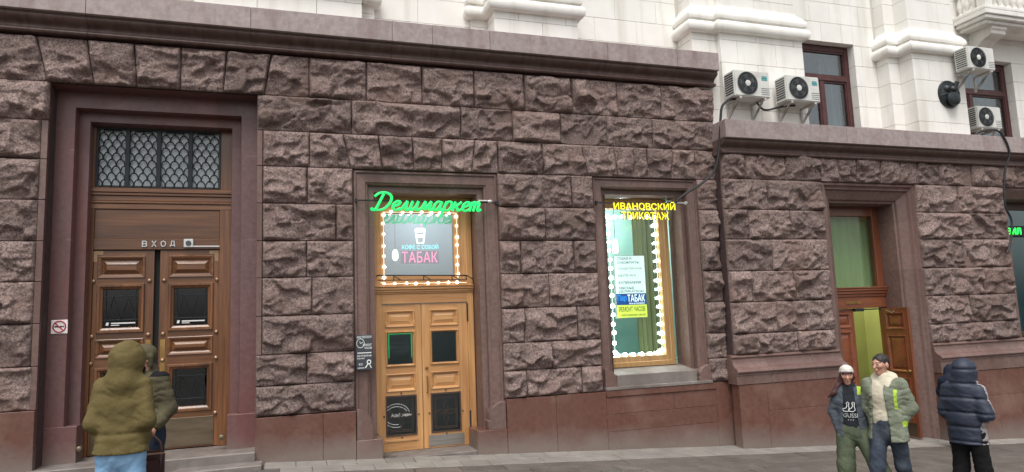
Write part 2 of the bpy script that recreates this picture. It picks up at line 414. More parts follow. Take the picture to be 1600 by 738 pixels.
MAIN = [
 (5.020,5.620,[[-4.5,-3.62, -2.98, -2.43, -1.9, -1.35, -0.79, -0.23, 0.33, 1.14, 1.97, 2.78, 3.61, 4.42, 5.24, 6.06, 7.08]]),
 (4.510,5.020,[[-3.81, -2.87], [-0.37, 0.92, 2.55, 3.39, 4.2, 5.02, 5.86, 7.07]]),
 (4.000,4.510,[[-3.78, -2.95], [-0.29, 0.33, 0.85, 1.33, 1.81, 2.25, 2.74, 3.13, 3.87, 4.59, 5.15, 5.73, 6.19, 6.65, 7.06]]),
 (3.475,4.000,[[-3.76, -2.95], [-0.29, 0.3, 0.93], [3.11, 4.34, 4.72], [6.66, 7.04]]),
 (2.950,3.475,[[-3.73, -2.95], [-0.29, 0.69, 0.93], [3.11, 3.86, 4.72], [6.66, 7.02]]),
 (2.440,2.950,[[-3.71, -2.95], [-0.29, 0.29, 0.93], [3.11, 3.44, 4.33, 4.72], [6.66, 7.02]]),
 (1.920,2.440,[[-3.68, -2.95], [-0.29, 0.36, 0.93], [3.11, 3.89, 4.72], [6.66, 7.02]]),
 (1.400,1.920,[[-3.66, -2.95], [-0.29, 0.93], [3.11, 3.46, 4.33, 4.72], [6.66, 7.02]]),
 (0.985,1.400,[[-0.37, 0.29, 0.93], [3.11, 3.88, 4.72], [6.66, 7.02]]),
 (0.585,0.985,[[-0.37, 0.93], [3.11, 3.46, 4.36, 4.72], [6.66, 7.02]]),
]
WING = [
 (3.990,4.460,[[7.03, 7.48, 8.32, 9.08, 9.47, 9.89, 10.47, 10.91, 11.35, 11.89, 12.74, 13.42, 13.89, 14.62, 15.4]]),
 (3.460,3.990,[[7.03, 7.92, 9.10], [11.27, 12.32, 13.52]]),
 (2.950,3.460,[[7.03, 7.48, 8.34, 9.10], [11.27, 12.56, 13.52]]),
 (2.410,2.950,[[7.03, 7.91, 9.10], [11.27, 12.31, 13.52]]),
 (1.890,2.410,[[7.03, 7.46, 8.32, 9.10], [11.27, 11.86, 12.72, 13.52]]),
 (1.370,1.890,[[7.03, 7.91, 9.10], [11.27, 12.31, 13.52]]),
 (1.030,1.370,[[7.03, 7.48, 8.3, 9.10], [11.27, 11.9, 12.81, 13.52]]),
]
sd_ = 11
for (z0, z1, segs) in MAIN:
    for s in segs:
        for a, b in zip(s[:-1], s[1:]):
            sd_ += 1; sl = [0, 0]
            if z1 > 5.5: sl = [max(-.14, min(.12, (x+1.35)*.085)) if -3.2 < x < .2 else 0 for x in (a, b)]
            if abs(z1-4.51) < .01: sl = [max(-.1, min(.1, (x-2.0)*.09)) if .4 < x < 3.0 else (max(-.1, min(.1, (x-5.7)*.09)) if 4.3 < x < 6.6 else 0) for x in (a, b)]
            rock(a, b, z0, z1, 0., sd_, .175 if z1 > 5.5 else .15, sl)
for (z0, z1, segs) in WING:
    for s in segs:
        for a, b in zip(s[:-1], s[1:]):
            sd_ += 1; sl = [0, 0]
            if z1 > 4.4: sl = [max(-.1, min(.1, (x-10.2)*.08)) if 9.0 < x < 11.4 else 0 for x in (a, b)]
            rock(a, b, z0, z1, -.2, sd_, .145, sl)
# lowest tall course left of the entrance
rock(-3.64, -2.93, .874, 1.40, 0., 901)

# smooth margin strips beside the entrance
for (x0, x1, zs) in ((-2.95, -2.875, (.874, 1.4, 1.92, 2.44, 2.95, 3.475, 4.0, 4.51)), (-.365, -.295, (1.4, 1.92, 2.44, 2.95, 3.475, 4.0, 4.51))):
    for a, b in zip(zs[:-1], zs[1:]):
        m = MB(); m.box(x0, x1, -.012, .06, a+.004, b-.004); part('margin_stone', m, GRAN, bevel=.004)

# ---- cornices, cut into blocks
def cornice(y, ztop, cuts, zb, end_cap=None):
    # profile (y,z): flat band, deep drip, cyma, fillet bead
    p_band = [(y+.6, ztop), (y-.25, ztop), (y-.25, ztop-.31), (y-.20, ztop-.315), (y-.20, ztop-.30), (y+.6, ztop-.30)]
    z1 = ztop-.305
    prof = [(y+.3, z1), (y-.19, z1), (y-.185, z1-.02)]
    for k in range(9):
        t = k/8; prof.append((y-.185+.115*(t**1.0)-.03*math.sin(t*2*math.pi), z1-.02-.155*t))
    prof += [(y-.085, z1-.18), (y-.10, z1-.19)]
    for k in range(6):
        t = k/5*math.pi; prof.append((y-.10-.022*math.sin(t), z1-.19-.055*k/5))
    prof += [(y+.3, z1-.245)]
    for a, b in zip(cuts[:-1], cuts[1:]):
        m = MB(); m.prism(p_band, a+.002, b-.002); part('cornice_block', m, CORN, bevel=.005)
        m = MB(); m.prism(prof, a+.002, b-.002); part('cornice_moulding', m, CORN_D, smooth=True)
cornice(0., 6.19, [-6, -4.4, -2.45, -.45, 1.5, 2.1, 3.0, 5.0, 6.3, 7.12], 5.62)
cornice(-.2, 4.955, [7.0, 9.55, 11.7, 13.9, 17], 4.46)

# ---- plinth of polished slabs
def slabs(lst, y, mat=GRAN_R, name='plinth_slab', d=.1, bevel=.004):
    for (x0, x1, z0, z1) in lst:
        m = MB(); m.box(x0+.0015, x1-.0015, y, y+d, z0+.0015, z1-.0015); part(name, m, mat, bevel=bevel)
slabs([(-5, -3.4, -.3, .872), (-3.4, -2.872, -.3, .872), (-.365, .5, -.6, .583), (.5, .938, -.6, .583),
       (3.115, 3.9, -.9, .583), (3.9, 4.735, -.9, .583)], -.06)
# under the shop window: courses with a joint each
slabs([(4.735, 6.72, .50, .598)], -.075)
slabs([(4.735, 5.93, .235, .50), (5.93, 6.72, .235, .50), (4.735, 6.72, -.03, .235), (4.735, 6.72, -1, -.03), (6.72, 7.03, -1, .598)], -.055)
# wing plinth and its mouldings
slabs([(6.96, 7.5, -1.2, .56), (7.5, 9.14, .12, .56), (7.5, 9.14, -1.2, .12), (11.28, 12.2, -1.5, .49), (12.2, 13.9, .02, .49), (12.2, 13.9, -1.5, .02), (13.9, 17, -1.8, .49)], -.34, d=.2)
def base_moulding(zb, cuts):
    pr = [(-.10, 1.03), (-.21, 1.03)]+[(-.225-.022*math.sin(k*math.pi/6), 1.02-.05*k/6) for k in range(7)]+[(-.228, .965), (-.228, .948), (-.25, .945)]
    for k in range(8):
        t = k/7*math.pi/2; pr.append((-.25-.095*(1-math.cos(t)), .945-.125*math.sin(t)))
    pr += [(-.352, .815)]+[(-.358-.034*math.sin(k*math.pi/6), .805-.075*k/6) for k in range(7)]+[(-.36, .725), (-.36, .708), (-.10, .708)]
    band = [(-.1, .706), (-.352, .706), (-.352, zb), (-.1, zb)]
    for a, b in zip(cuts[:-1], cuts[1:]):
        m = MB(); m.prism(pr, a+.002, b-.002); part('base_moulding', m, GRAN, smooth=True)
        m = MB(); m.prism(band, a+.002, b-.002); part('plinth_band', m, GRAN, bevel=.004)
base_moulding(.563, [6.93, 7.6, 8.5, 9.15]); base_moulding(.493, [11.27, 12.3, 13.4, 15, 17])
for a, b in ((11.28, 12.2), (12.2, 13.9), (13.9, 17)):      # deeper band course where the street falls
    pass

# ---- architraves: mitred frames built in blocks
def architrave(x0, x1, zb, zt, prof, cuts, mat, lint=(.5,)):
    """prof = [(inset, y)...] from the outer edge inwards; jambs from zb to zt, mitred lintel, split at cuts"""
    def jamb(side):
        xs = lambda i: x0+i if side < 0 else x1-i
        zs = [zb]+[c for c in cuts]+[None]
        for a, b in zip(zs[:-1], zs[1:]):
            m = MB(); lo = [(xs(i), y, a+.0005) for i, y in prof]
            hi = [(xs(i), y, (zt-i) if b is None else b-.0005) for i, y in prof]
            m.rings([lo, hi], cap1=False, closed=False); part('architrave_block', m, mat, smooth=True, angle=30)
    jamb(-1); jamb(1)
    fr = [0]+list(lint)+[1]
    for a, b in zip(fr[:-1], fr[1:]):
        def xa(t, i): return (x0+i) if t == 0 else (x1-i) if t == 1 else x0+(x1-x0)*t
        m = MB(); m.rings([[(xa(a, i)+(.0005 if a else 0), y, zt-i) for i, y in prof], [(xa(b, i)-(.0005 if b < 1 else 0), y, zt-i) for i, y in prof]], cap1=False, closed=False)
        part('architrave_block', m, mat, smooth=True, angle=30)
# main entrance: two deep plain steps
architrave(-2.872, -.365, .16, 5.0, [(0, .0), (0.002, .28), (.22, .28), (.225, .29), (.225, .46), (.355, .46), (.36, .47), (.36, .70)], (.62, 1.9, 3.0, 4.2), GRAN_P, (.34, .78))
def moulded(i0=.0, y=.03):
    return [(0, .10), (0, y), (.012, y-.012), (.03, y-.016), (.045, y-.004), (.05, y+.01), (.17, y+.012), (.185, y+.03), (.20, y+.035), (.212, y+.05), (.215, y+.10), (.30, y+.10), (.305, y+.11), (.305, .55)]
architrave(.94, 3.115, .16, 3.99, moulded(), (1.35, 2.4, 3.2), GRAN, (.32, .68))
architrave(4.735, 6.66, .66, 3.99, [(i*.8 if i < .25 else i-.05, yy+(.05 if .2 < i < .303 else 0)) for i, yy in moulded()], (1.35, 2.4, 3.2), GRAN, (.38, .62))
architrave(9.125, 11.29, -.8, 3.99, [(0, -.1), (0, -.17), (.02, -.185), (.05, -.18), (.06, -.165), (.075, -.14), (.10, -.13), (.115, -.135), (.13, -.11), (.14, -.09), (.27, -.02), (.28, -.015), (.29, .0), (.30, .03), (.31, .035), (.335, .04), (.34, .05), (.34, .5)], (.2, 1.3, 2.4, 3.3), GRAN, (.3, .7))
architrave(13.58, 15.9, 1.03, 3.99, [(0, -.1), (0, -.17), (.03, -.185), (.06, -.165), (.1, -.12), (.2, -.05), (.22, 0), (.22, .4)], (2.4,), GRAN, (.5,))
m = MB(); m.box(-2.70, -.60, .47, .95, 4.645, 5.0); part('lintel_stone', m, GRAN_P)
# plain feet of the entrance jambs
for (x0, x1) in ((-2.87, -2.50), (-.735, -.367)):
    m = MB(); m.box(x0, x1, .265, .6, .12, .62); part('jamb_foot', m, GRAN_P, bevel=.006)
# scrolled stops at the foot of the two mouldings
def stop(x0, x1, z0, z1, flip, parent=B):
    m = MB(); pr = [(x0, z0), (x1, z0)]
    w, h = x1-x0, z1-z0
    q = [(w*math.cos(t), h*.42+h*.58*math.sin(t)) for t in [k*math.pi/16 for k in range(9)]]
    pr = [(0, 0), (w, 0), (w, h*.30)]+[(w*.93-0*k, h*.36) for k in (0,)]+[(w*(.93-.93*(1-math.cos(k*math.pi/16))*1.0), h*.42+h*.58*math.sin(k*math.pi/16)) for k in range(9)]
    P = [((x0+a) if not flip else (x1-a), z0+b) for a, b in pr]
    n = len(P)
    m.add([(a, -.05, b) for a, b in P]+[(a, .2, b) for a, b in P], [tuple(range(n)), tuple(range(2*n-1, n-1, -1))]+[(i, n+i, n+(i+1) % n, (i+1) % n) for i in range(n)])
    part('scroll_stop', m, GRAN, bevel=.004)
stop(.95, 1.18, .18, .60, False); stop(2.83, 3.105, .16, .56, True)
stop(4.745, 4.95, .60, .93, False); stop(6.43, 6.655, .60, .90, True)
for (x0, x1, z) in ((.942, 1.30, .18), (2.66, 3.112, .16)):
    m = MB(); m.box(x0, x1, -.065, .45, -.7, z); part('jamb_foot', m, GRAN_R, bevel=.006)
# window sills
m = MB(); m.prism([(.5, .90), (.0, .815), (.0, .725), (.0, .64), (.5, .64)], 4.97, 6.42); part('window_sill', m, STEP, bevel=.004)
m = MB(); m.box(4.74, 6.655, -.085, .5, .60, .645); part('window_sill', m, STEP, bevel=.004)

# ---- steps
m = MB(); m.box(-3.25, -.36, -.13, .75, -.2, .165); part('step', m, STEP, bevel=.012)
m = MB(); m.box(-3.6, -.27, -.42, -.11, -.3, .045); part('step', m, STEP, bevel=.012)
m = MB(); m.box(1.28, 2.68, -.02, .75, -.6, -.115); part('step', m, STEP, bevel=.008)
m = MB(); m.box(9.4, 11.1, -.3, 1.2, -1.3, -.66); part('step', m, SLAB, bevel=.008)
# ================================================================ white upper storey
WZ = [4.42+.42*k for k in range(11)]
def ashlar(x0, x1, yf, z0, z1, off=0., L=.82, yb=.75):
    """blocks with open joints on one face"""
    zs = [z0]+[z for z in WZ if z0+.06 < z < z1-.06]+[z1]
    for r, (a, b) in enumerate(zip(zs[:-1], zs[1:])):
        st = x0+((off + (.5*L if (int(round((a-4.42)/.42)) % 2) else 0)) % L)
        xs = [x0]+[x for x in [st+L*k for k in range(40)] if x0+.12 < x < x1-.12]+[x1]
        for c, d in zip(xs[:-1], xs[1:]):
            m = MB(); m.box(c+(.0025 if c > x0 else 0), d-(.0025 if d < x1 else 0), yf, yb, a+.0025, b-.0025)
            part('ashlar_block', m, WHITE, bevel=.004)
back = MB()
for a in ((-2.2, 7.05, .46, .8, 5.7, 9.2), (7.05, 9.30, .46, .8, 4.6, 9.2), (10.9, 13.45, .46, .8, 4.6, 9.2), (9.30, 10.9, .46, .8, 7.0, 9.2), (13.45, 15.25, .46, .8, 7.0, 9.2), (15.25, 19, .46, .8, 4.6, 9.2)): back.box(*a)
part('wall', back, WJOINT)
ZT = 9.04
# recessed wall fields
ashlar(1.31, 2.88, .45, 5.7, ZT, .3, yb=.47); ashlar(4.62, 6.77, .45, 5.7, ZT, .1, yb=.47)
ashlar(9.06, 9.35, .45, 4.7, ZT, .2, yb=.62); ashlar(9.35, 10.83, .45, 6.96, ZT, .2, L=.5, yb=.62); ashlar(10.83, 11.37, .45, 4.7, ZT, .6, yb=.62)
ashlar(12.95, 13.5, .45, 4.7, ZT, .2, yb=.62); ashlar(13.5, 15.2, .45, 6.95, ZT, .2, L=.5, yb=.62); ashlar(15.2, 18.5, .45, 4.7, ZT, .5, yb=.62)
# pilasters: die, base mouldings, shaft
def moulding(path, prof, name='base_moulding'):
    P = [Vector((x, y)) for x, y in path]; N = []
    for i in range(len(P)):
        ds = []
        if i: ds.append((P[i]-P[i-1]).normalized())
        if i < len(P)-1: ds.append((P[i+1]-P[i]).normalized())
        ns = [Vector((d.y, -d.x)) for d in ds]; n = sum(ns, Vector((0, 0)))
        n = n/ n.dot(ns[0]) if len(ns) > 1 else n
        N.append(n)
    R = [[(p.x+n.x*o, p.y+n.y*o, z) for o, z in prof] for p, n in zip(P, N)]
    m = MB(); m.rings(R, cap1=False, closed=False); part(name, m, WHITE, smooth=True, angle=50)
PR = [(-.02, 6.64), (.02, 6.645)]+[(.055+.062*math.sin(t), 6.745-.10*math.cos(t)) for t in [k*math.pi/8 for k in range(9)]]
PR += [(.045, 6.855), (.045, 6.885), (.075, 6.89), (.085, 6.93), (.075, 6.985), (.04, 7.045), (.005, 7.09), (-.03, 7.12), (-.05, 7.17), (-.05, 7.2), (-.2, 7.2)]
def pilaster(steps, xr, yw=.45, z0=4.7, off=0.):
    """steps = [(x_left, y_face), ...]; right edge xr"""
    path = [(steps[0][0], yw)]
    for i, (x, y) in enumerate(steps):
        if i: path.append((x, steps[i-1][1]))
        path.append((x, y))
    path += [(xr, steps[-1][1]), (xr, yw)]
    ends = [s[0] for s in steps[1:]]+[xr]
    for (x, y), e in zip(steps, ends):
        ashlar(x, e, y, z0, 6.65, off, yb=.5)
        last = e == xr
        ashlar(x+.06, e-(.06 if last else -.06), y+.06, 7.19, ZT, off, yb=.5)
    moulding(path, PR)
pilaster([(-1.2, 0.)], 1.09, .3, 5.7); ashlar(1.09, 1.31, .3, 5.7, 6.65, yb=.5); ashlar(1.09, 1.27, .36, 7.19, ZT, yb=.5)
moulding([(1.09, .3), (1.31, .3), (1.31, .45)], PR)
pilaster([(2.88, .40), (3.16, 0.)], 4.60, z0=5.7)
pilaster([(6.77, 0.), (7.28, -.10)], 9.06, off=.35)
pilaster([(11.37, .16), (11.64, -.15)], 12.95, off=.4)

MAROON = pm('maroon_window_paint', C(86, 50, 48), C(68, 38, 37), 6, .45, var=.03)
GLASS_U = glass('upper_window_glass', (.8, .88, .9, 1), 3.5)
CURT = pm('grey_curtain', C(150, 152, 152), C(120, 124, 126), 5, .9, stretch=(7, 1, .1))
def sash(x0, x1, z0, z1, y, mull):
    """timber window: parts under one window part"""
    fr = MB(); t = .085
    fr.box(x0, x0+t, y, y+.1, z0, z1); fr.box(x1-t, x1, y, y+.1, z0, z1); fr.box(x0+t, x1-t, y, y+.1, z1-t*1.3, z1)
    zt = z1-.68; fr.box(x0+t, x1-t, y-.01, y+.09, zt-.05, zt+.05); fr.box(mull-.045, mull+.045, y, y+.1, z0, zt-.05)
    w = part('window', fr, MAROON, bevel=.008)
    for (a, b, c, d) in ((x0+t, x1-t, zt+.05, z1-t*1.3), (x0+t, mull-.045, z0, zt-.05), (mull+.045, x1-t, z0, zt-.05)):
        m = MB(); s = .035
        m.loft_rect(a, b, c, d, [(0, y+.06), (0, y+.02), (s, y+.02), (s, y+.06)], cap=False); child('sash', m.mesh('sash', MAROON), w)
        m = MB(); m.box(a+s, b-s, y+.05, y+.056, c+s, d-s); child('pane', m.mesh('pane', GLASS_U), w)
    m = MB(); m.box(x0, x1, y+.9, y+.95, z0-.3, z1+.3); m.box(x0-.02, x0, y+.1, y+.9, z0-.3, z1+.3); m.box(x1, x1+.02, y+.1, y+.9, z0-.3, z1+.3); m.box(x0, x1, y+.1, y+.9, z1, z1+.02)
    child('room_wall', m.mesh('room_wall', DARK), w)
    # gathered curtains
    for a, b in ((x0+.05, x0+(x1-x0)*.44), (mull+.25, x1-.03)):
        n = 26; P = [(a+(b-a)*k/n, y+.32+.035*math.sin(k*1.9)+.012*math.sin(k*4.1)) for k in range(n+1)]
        m = MB(); m.rings([[(px, py, z0-.2) for px, py in P], [(px, py, z1-.1) for px, py in P]], cap1=False, closed=False)
        child('curtain', m.mesh('curtain', CURT, smooth=True, angle=80), w)
    return w
sash(9.35, 10.83, 4.75, 6.96, .62, 10.12); sash(13.5, 15.2, 4.75, 6.95, .62, 14.1)

# balcony
bal = thing('balcony_anchor', '', '') if False else None
m = MB()
m.box(13.62, 17, -.28, .45, 7.62, 7.72); m.box(13.66, 17, -.24, .45, 7.54, 7.62); m.box(13.74, 17, -.16, .45, 7.47, 7.54); m.box(13.62, 17, -.28, .45, 7.72, 7.80)
balc = part('balcony', m, WHITE, bevel=.012)
m = MB(); m.prism([(.45, 7.47), (-.10, 7.47), (-.10, 7.40), (-.06, 7.38), (-.06, 7.31), (.02, 7.27), (.14, 7.24), (.30, 7.12), (.45, 7.02)], 14.0, 14.42); child('console', m.mesh('console', WHITE, bevel=.01), balc)
m = MB(); m.box(13.66, 17, -.24, -.08, 8.32, 8.46); m.box(13.66, 13.84, -.08, .45, 8.32, 8.46); m.box(13.66, 13.86, -.26, -.06, 7.8, 8.32); child('rail', m.mesh('rail', WHITE, bevel=.01), balc)
bp = [(.05, 0), (.05, .05), (.03, .06), (.03, .09), (.062, .17), (.066, .21), (.05, .29), (.028, .37), (.028, .41), (.045, .43), (.045, .52)]
mb = MB(); mb.lathe(bp, (0, 0, 0), 12); me_b = mb.mesh('baluster', WHITE, smooth=True)
for p in [(14.02+.19*k, -.16) for k in range(9)]+[(13.75, .04), (13.75, .20), (13.75, .36)]:
    child('baluster', me_b, balc, (p[0], p[1], 7.80))

# ================================================================ air conditioners
ACW = pm('air_conditioner_casing', C(214, 214, 208), C(200, 200, 194), 5, .5, c4=C(160, 154, 144), s4=3, t4=(.55, .8), f4=.4)
ACB = pm('steel_bracket', C(196, 194, 188), C(176, 172, 164), 6, .5, c4=C(140, 112, 88), s4=6, t4=(.6, .75), f4=.5)
TEAL = plain('teal_print', C(40, 150, 150), .4); GRILL = plain('grey_grille', C(70, 74, 76), .6)
VENT = plain('dark_vent', C(44, 46, 48), .7)
def aircon(label, x, yb, z, w=.72, h=.46, d=.30, logo=True, slats=False, grille_c=GRILL, group='air conditioner outdoor units'):
    """x = left edge, yb = wall plane behind, z = underside; front faces the street"""
    t = thing('air_conditioner', label, 'air conditioner', (x+w/2, yb, z), group)
    yf = yb-.09-d; y1 = yb-.09
    def p(name, m, mat, par=t, **k): return child(name, m.mesh(name, mat, **k), par)
    m = MB(); m.box(x, x+w, yf, y1, z, z+h); p('casing', m, ACW, bevel=.018, seg=2, smooth=True)
    cx, cz, R = x+w*.36, z+h*.5, h*.43
    m = MB(); m.lathe([(R, -.004), (R, .0), (R*.2, .0)], (cx, yf, cz), 32, 'y'); p('fan_opening', m, VENT)
    m = MB()
    for k in range(4):
        r = R*(.28+.24*k); m.tube([(cx+r*math.cos(a), yf-.014, cz+r*math.sin(a)) for a in [2*math.pi*i/32 for i in range(33)]], .0045, 5, caps=False)
    for k in range(28):
        a = 2*math.pi*k/28; m.tube([(cx+.05*math.cos(a), yf-.016, cz+.05*math.sin(a)), (cx+R*math.cos(a+.25), yf-.010, cz+R*math.sin(a+.25))], .003, 4)
    p('fan_grille', m, grille_c)
    m = MB(); m.lathe([(.052, 0), (.052, -.008), (.03, -.014)], (cx, yf-.014, cz), 16, 'y'); p('hub', m, ACW, smooth=True)
    m = MB()
    for k in range(5):
        a = 2*math.pi*k/5; m.add([(cx+R*.9*math.cos(a+o)*s, yf-.008+q, cz+R*.9*math.sin(a+o)*s) for o, s, q in ((0, .2, 0), (.25, .95, .001), (.8, .9, .002), (.5, .2, .002))], [(0, 1, 2, 3)])
    p('fan_blade', m, plain('fan_blade_grey', C(92, 96, 98), .5))
    m = MB()
    for k in range(9): m.box(x-.004, x+.004, yf+.04+.0, y1-.04, z+.06+k*.042, z+.082+k*.042)
    p('side_vent', m, VENT)
    if slats:
        m = MB()
        for k in range(9): m.box(x-.012, x+.001, yf+.04, y1-.04, z+.048+k*.042, z+.060+k*.042)
        p('slat', m, ACW)
    if logo:
        m = MB(); m.box(x+w*.77, x+w*.93, yf-.004, yf+.002, z+h*.72, z+h*.77); m.box(x+w*.77, x+w*.93, yf-.004, yf+.002, z+h*.66, z+h*.70); m.box(x+w*.78, x+w*.92, yf-.004, yf+.002, z+h*.79, z+h*.82); p('logo', m, TEAL)
    m = MB()
    for k in range(4): m.box(x+w*.74, x+w*.965, yf-.003, yf+.003, z+.05+k*.035, z+.058+k*.035)
    p('panel_groove', m, GRILL)
    for bx in (x+.09, x+w-.13):
        m = MB(); m.box(bx, bx+.035, yf+.0, yb, z-.038, z-.002); m.box(bx, bx+.035, yb-.03, yb, z-.32, z-.03)
        m.add([(bx+a, y, zz) for a in (.004, .031) for y, zz in ((yb-.03, z-.30), (yb-.03, z-.26), (yf+.06, z-.035), (yf+.10, z-.035))], [(0, 1, 2, 3), (7, 6, 5, 4), (0, 4, 5, 1), (2, 6, 7, 3), (1, 5, 6, 2), (3, 7, 4, 0)])
        p('bracket', m, ACB)
    return t
aircon('white air conditioner on the pale wall, directly above the join of the two granite cornices', 7.22, -.10, 5.36)
aircon('white air conditioner just left of the maroon window with net curtains', 8.28, -.10, 5.35)
aircon('air conditioner with black fan grille hung highest, under the balcony', 12.62, -.15, 6.26, .70, .46, logo=False, slats=True, grille_c=BLACK)
aircon('air conditioner with slatted side, in front of the rightmost window', 13.40, .40, 5.27, .68, .46, logo=False, slats=True)

def cable(label, pts, r=.016, n=8, name='cable'):
    # smooth run through the points
    P = [Vector(p) for p in pts]; out = []
    for i in range(len(P)-1):
        p0, p1, p2, p3 = P[max(i-1, 0)], P[i], P[i+1], P[min(i+2, len(P)-1)]
        for k in range(n):
            t = k/n; out.append(.5*((2*p1)+(-p0+p2)*t+(2*p0-5*p1+4*p2-p3)*t*t+(-p0+3*p1-3*p2+p3)*t**3))
    out.append(P[-1]); m = MB(); m.tube(out, r, 7)
    o = link(name, m.mesh(name, GREYC, smooth=True)); tag(o, label, 'cable'); return o
cable('black cable running down the granite corner to the yellow sign', [(7.35, -.36, 5.34), (7.22, -.34, 5.34), (7.08, -.30, 5.22), (7.035, -.285, 5.0), (7.02, -.285, 4.86), (6.97, -.25, 4.41), (6.87, -.22, 4.10), (6.66, -.19, 3.91), (6.41, -.14, 3.76), (6.23, -.10, 3.64), (6.18, -.08, 3.57)], .022)
cable('short black cable joining the two air conditioners beside the window', [(7.80, -.30, 5.33), (7.95, -.22, 5.26), (8.1, -.2, 5.25), (8.35, -.25, 5.31), (8.6, -.3, 5.33)], .018)
cable('black cable hanging from the lower right air conditioner over the cornice', [(13.08, -.2, 5.08), (13.2, -.40, 5.10), (13.36, -.47, 4.99), (13.50, -.47, 4.62), (13.40, -.40, 4.24), (13.33, -.38, 3.62), (13.45, -.38, 3.29), (13.32, -.40, 2.86), (13.20, -.40, 2.66)], .02)

# bronze flag holder boss
BRZ = pm('dark_bronze', C(62, 66, 68), C(42, 46, 48), 12, .45, metal=.6, bump=.2, bscale=30)
fl = thing('flag_holder', 'round dark bronze flag holder boss on the white pilaster', 'flag holder', (12.47, -.15, 5.84))
m = MB(); R = .265
m.lathe([(R, 0), (R*1.02, -.02), (R*.96, -.045), (R*.86, -.04), (R*.8, -.05), (R*.6, -.075), (R*.3, -.09), (.01, -.092)], (12.47, -.15, 5.84), 28, 'y')
for i, v in enumerate(m.v): m.v[i] = (12.47+(v[0]-12.47)*1.03, v[1], 5.84+(v[2]-5.84)*1.05)
child('boss', m.mesh('boss', BRZ, smooth=True, angle=50), fl)
for dx in (-.10, .06):
    m = MB(); m.lathe([(.085*math.cos(t), -.09*math.sin(t)) for t in [k*math.pi/12 for k in range(6)]]+[(.002, -.09)], (12.47+dx, -.20, 5.93), 14, 'y'); child('knob', m.mesh('knob', BRZ, smooth=True), fl)
m = MB(); m.tube([(12.47-.25, -.18, 5.79), (12.47-.12, -.235, 5.82), (12.47+.05, -.245, 5.84), (12.47+.25, -.19, 5.885)], .018, 8); child('strap', m.mesh('strap', BRZ, smooth=True), fl)
m = MB(); m.tube([(12.47+.13, -.19, 5.96), (12.47+.19, -.22, 6.09)], [.035, .042], 12); child('socket', m.mesh('socket', BRZ, smooth=True), fl)
m = MB(); m.lathe([(.15, -.10), (.13, -.15), (.08, -.17), (.01, -.175)], (12.47, -.15, 5.72), 16, 'y'); child('lip', m.mesh('lip', BRZ, smooth=True), fl)
# ================================================================ doors, shop windows and signs
def sub(name, m, mat, parent, **k): return child(name, m.mesh(name, mat, **k), parent)
def panel(parent, x0, x1, z0, z1, y, mat, rise=.016, frame=.03, name='panel'):
    w = min(x1-x0, z1-z0)
    m = MB(); m.loft_rect(x0, x1, z0, z1, [(0, y+.01), (0, y-.012), (.008, y-.018), (frame*.6, y-.012), (frame, y+.004), (frame+.004, y+.018), (frame+.012, y+.018), (frame+.018+w*.12, y+.018-rise), (frame+.026+w*.12, y+.018-rise-.004)])
    return sub(name, m, mat, parent)
def glazed(parent, x0, x1, z0, z1, y, mat, frame=.055, gl=None):
    m = MB(); m.loft_rect(x0, x1, z0, z1, [(0, y+.01), (0, y-.014), (.008, y-.022), (frame*.45, y-.022), (frame*.6, y-.008), (frame*.9, y+.006), (frame, y+.02), (frame, y+.045)], cap=False)
    sub('glazing_bead', m, mat, parent)
    m = MB(); m.box(x0+frame-.004, x1-frame+.004, y+.028, y+.034, z0+frame-.004, z1-frame+.004)
    return sub('pane', m, gl or GLASS_D, parent)
def leaf(name, x0, x1, z0, z1, y, mat, matH, holes, th=.055, sw=.075):
    """stiles and rails round the given openings (a,b,c,d in x0,x1,z0,z1); one mesh"""
    m = MB(); hs = sorted(holes, key=lambda q: q[2])
    a = min(h[0] for h in hs); b = max(h[1] for h in hs)
    m.box(x0, a, y, y+th, z0, z1, 0); m.box(b, x1, y, y+th, z0, z1, 0)
    zz = z0
    for h in hs:
        m.box(a, b, y+.0015, y+th, zz, h[2], 1)
        if h[0] > a: m.box(a, h[0], y, y+th, h[2], h[3], 0)
        if h[1] < b: m.box(h[1], b, y, y+th, h[2], h[3], 0)
        zz = h[3]
    m.box(a, b, y+.0015, y+th, zz, z1, 1)
    return part(name, m, [mat, matH])

# ---------------------------------------------------------------- main entrance (left)
Y1 = .66
m = MB(); m.box(-2.64, -2.47, Y1-.03, Y1+.12, .165, 3.76, 0); m.box(-.888, -.71, Y1-.03, Y1+.12, .165, 3.76, 0)
m.box(-2.47, -.888, Y1-.03, Y1+.12, 2.905, 3.055, 1); m.box(-2.47, -.888, Y1-.01, Y1+.10, 3.055, 3.47, 1)
for (z0, z1, d) in ((3.47, 3.55, .034), (3.55, 3.585, .05), (3.585, 3.66, .035), (3.66, 3.70, .06), (3.70, 3.765, .075)): m.box(-2.60, -.72, Y1-d-.0, Y1+.12, z0, z1-.002, 1)
m.box(-2.64, -2.48, Y1-.02, Y1+.12, 3.765, 4.635, 0); m.box(-.885, -.71, Y1-.02, Y1+.12, 3.765, 4.635, 0); m.box(-2.64, -.71, Y1-.02, Y1+.12, 4.635, 4.85, 1)
df = part('door_frame', m, [WD1, WD1H], bevel=.006)
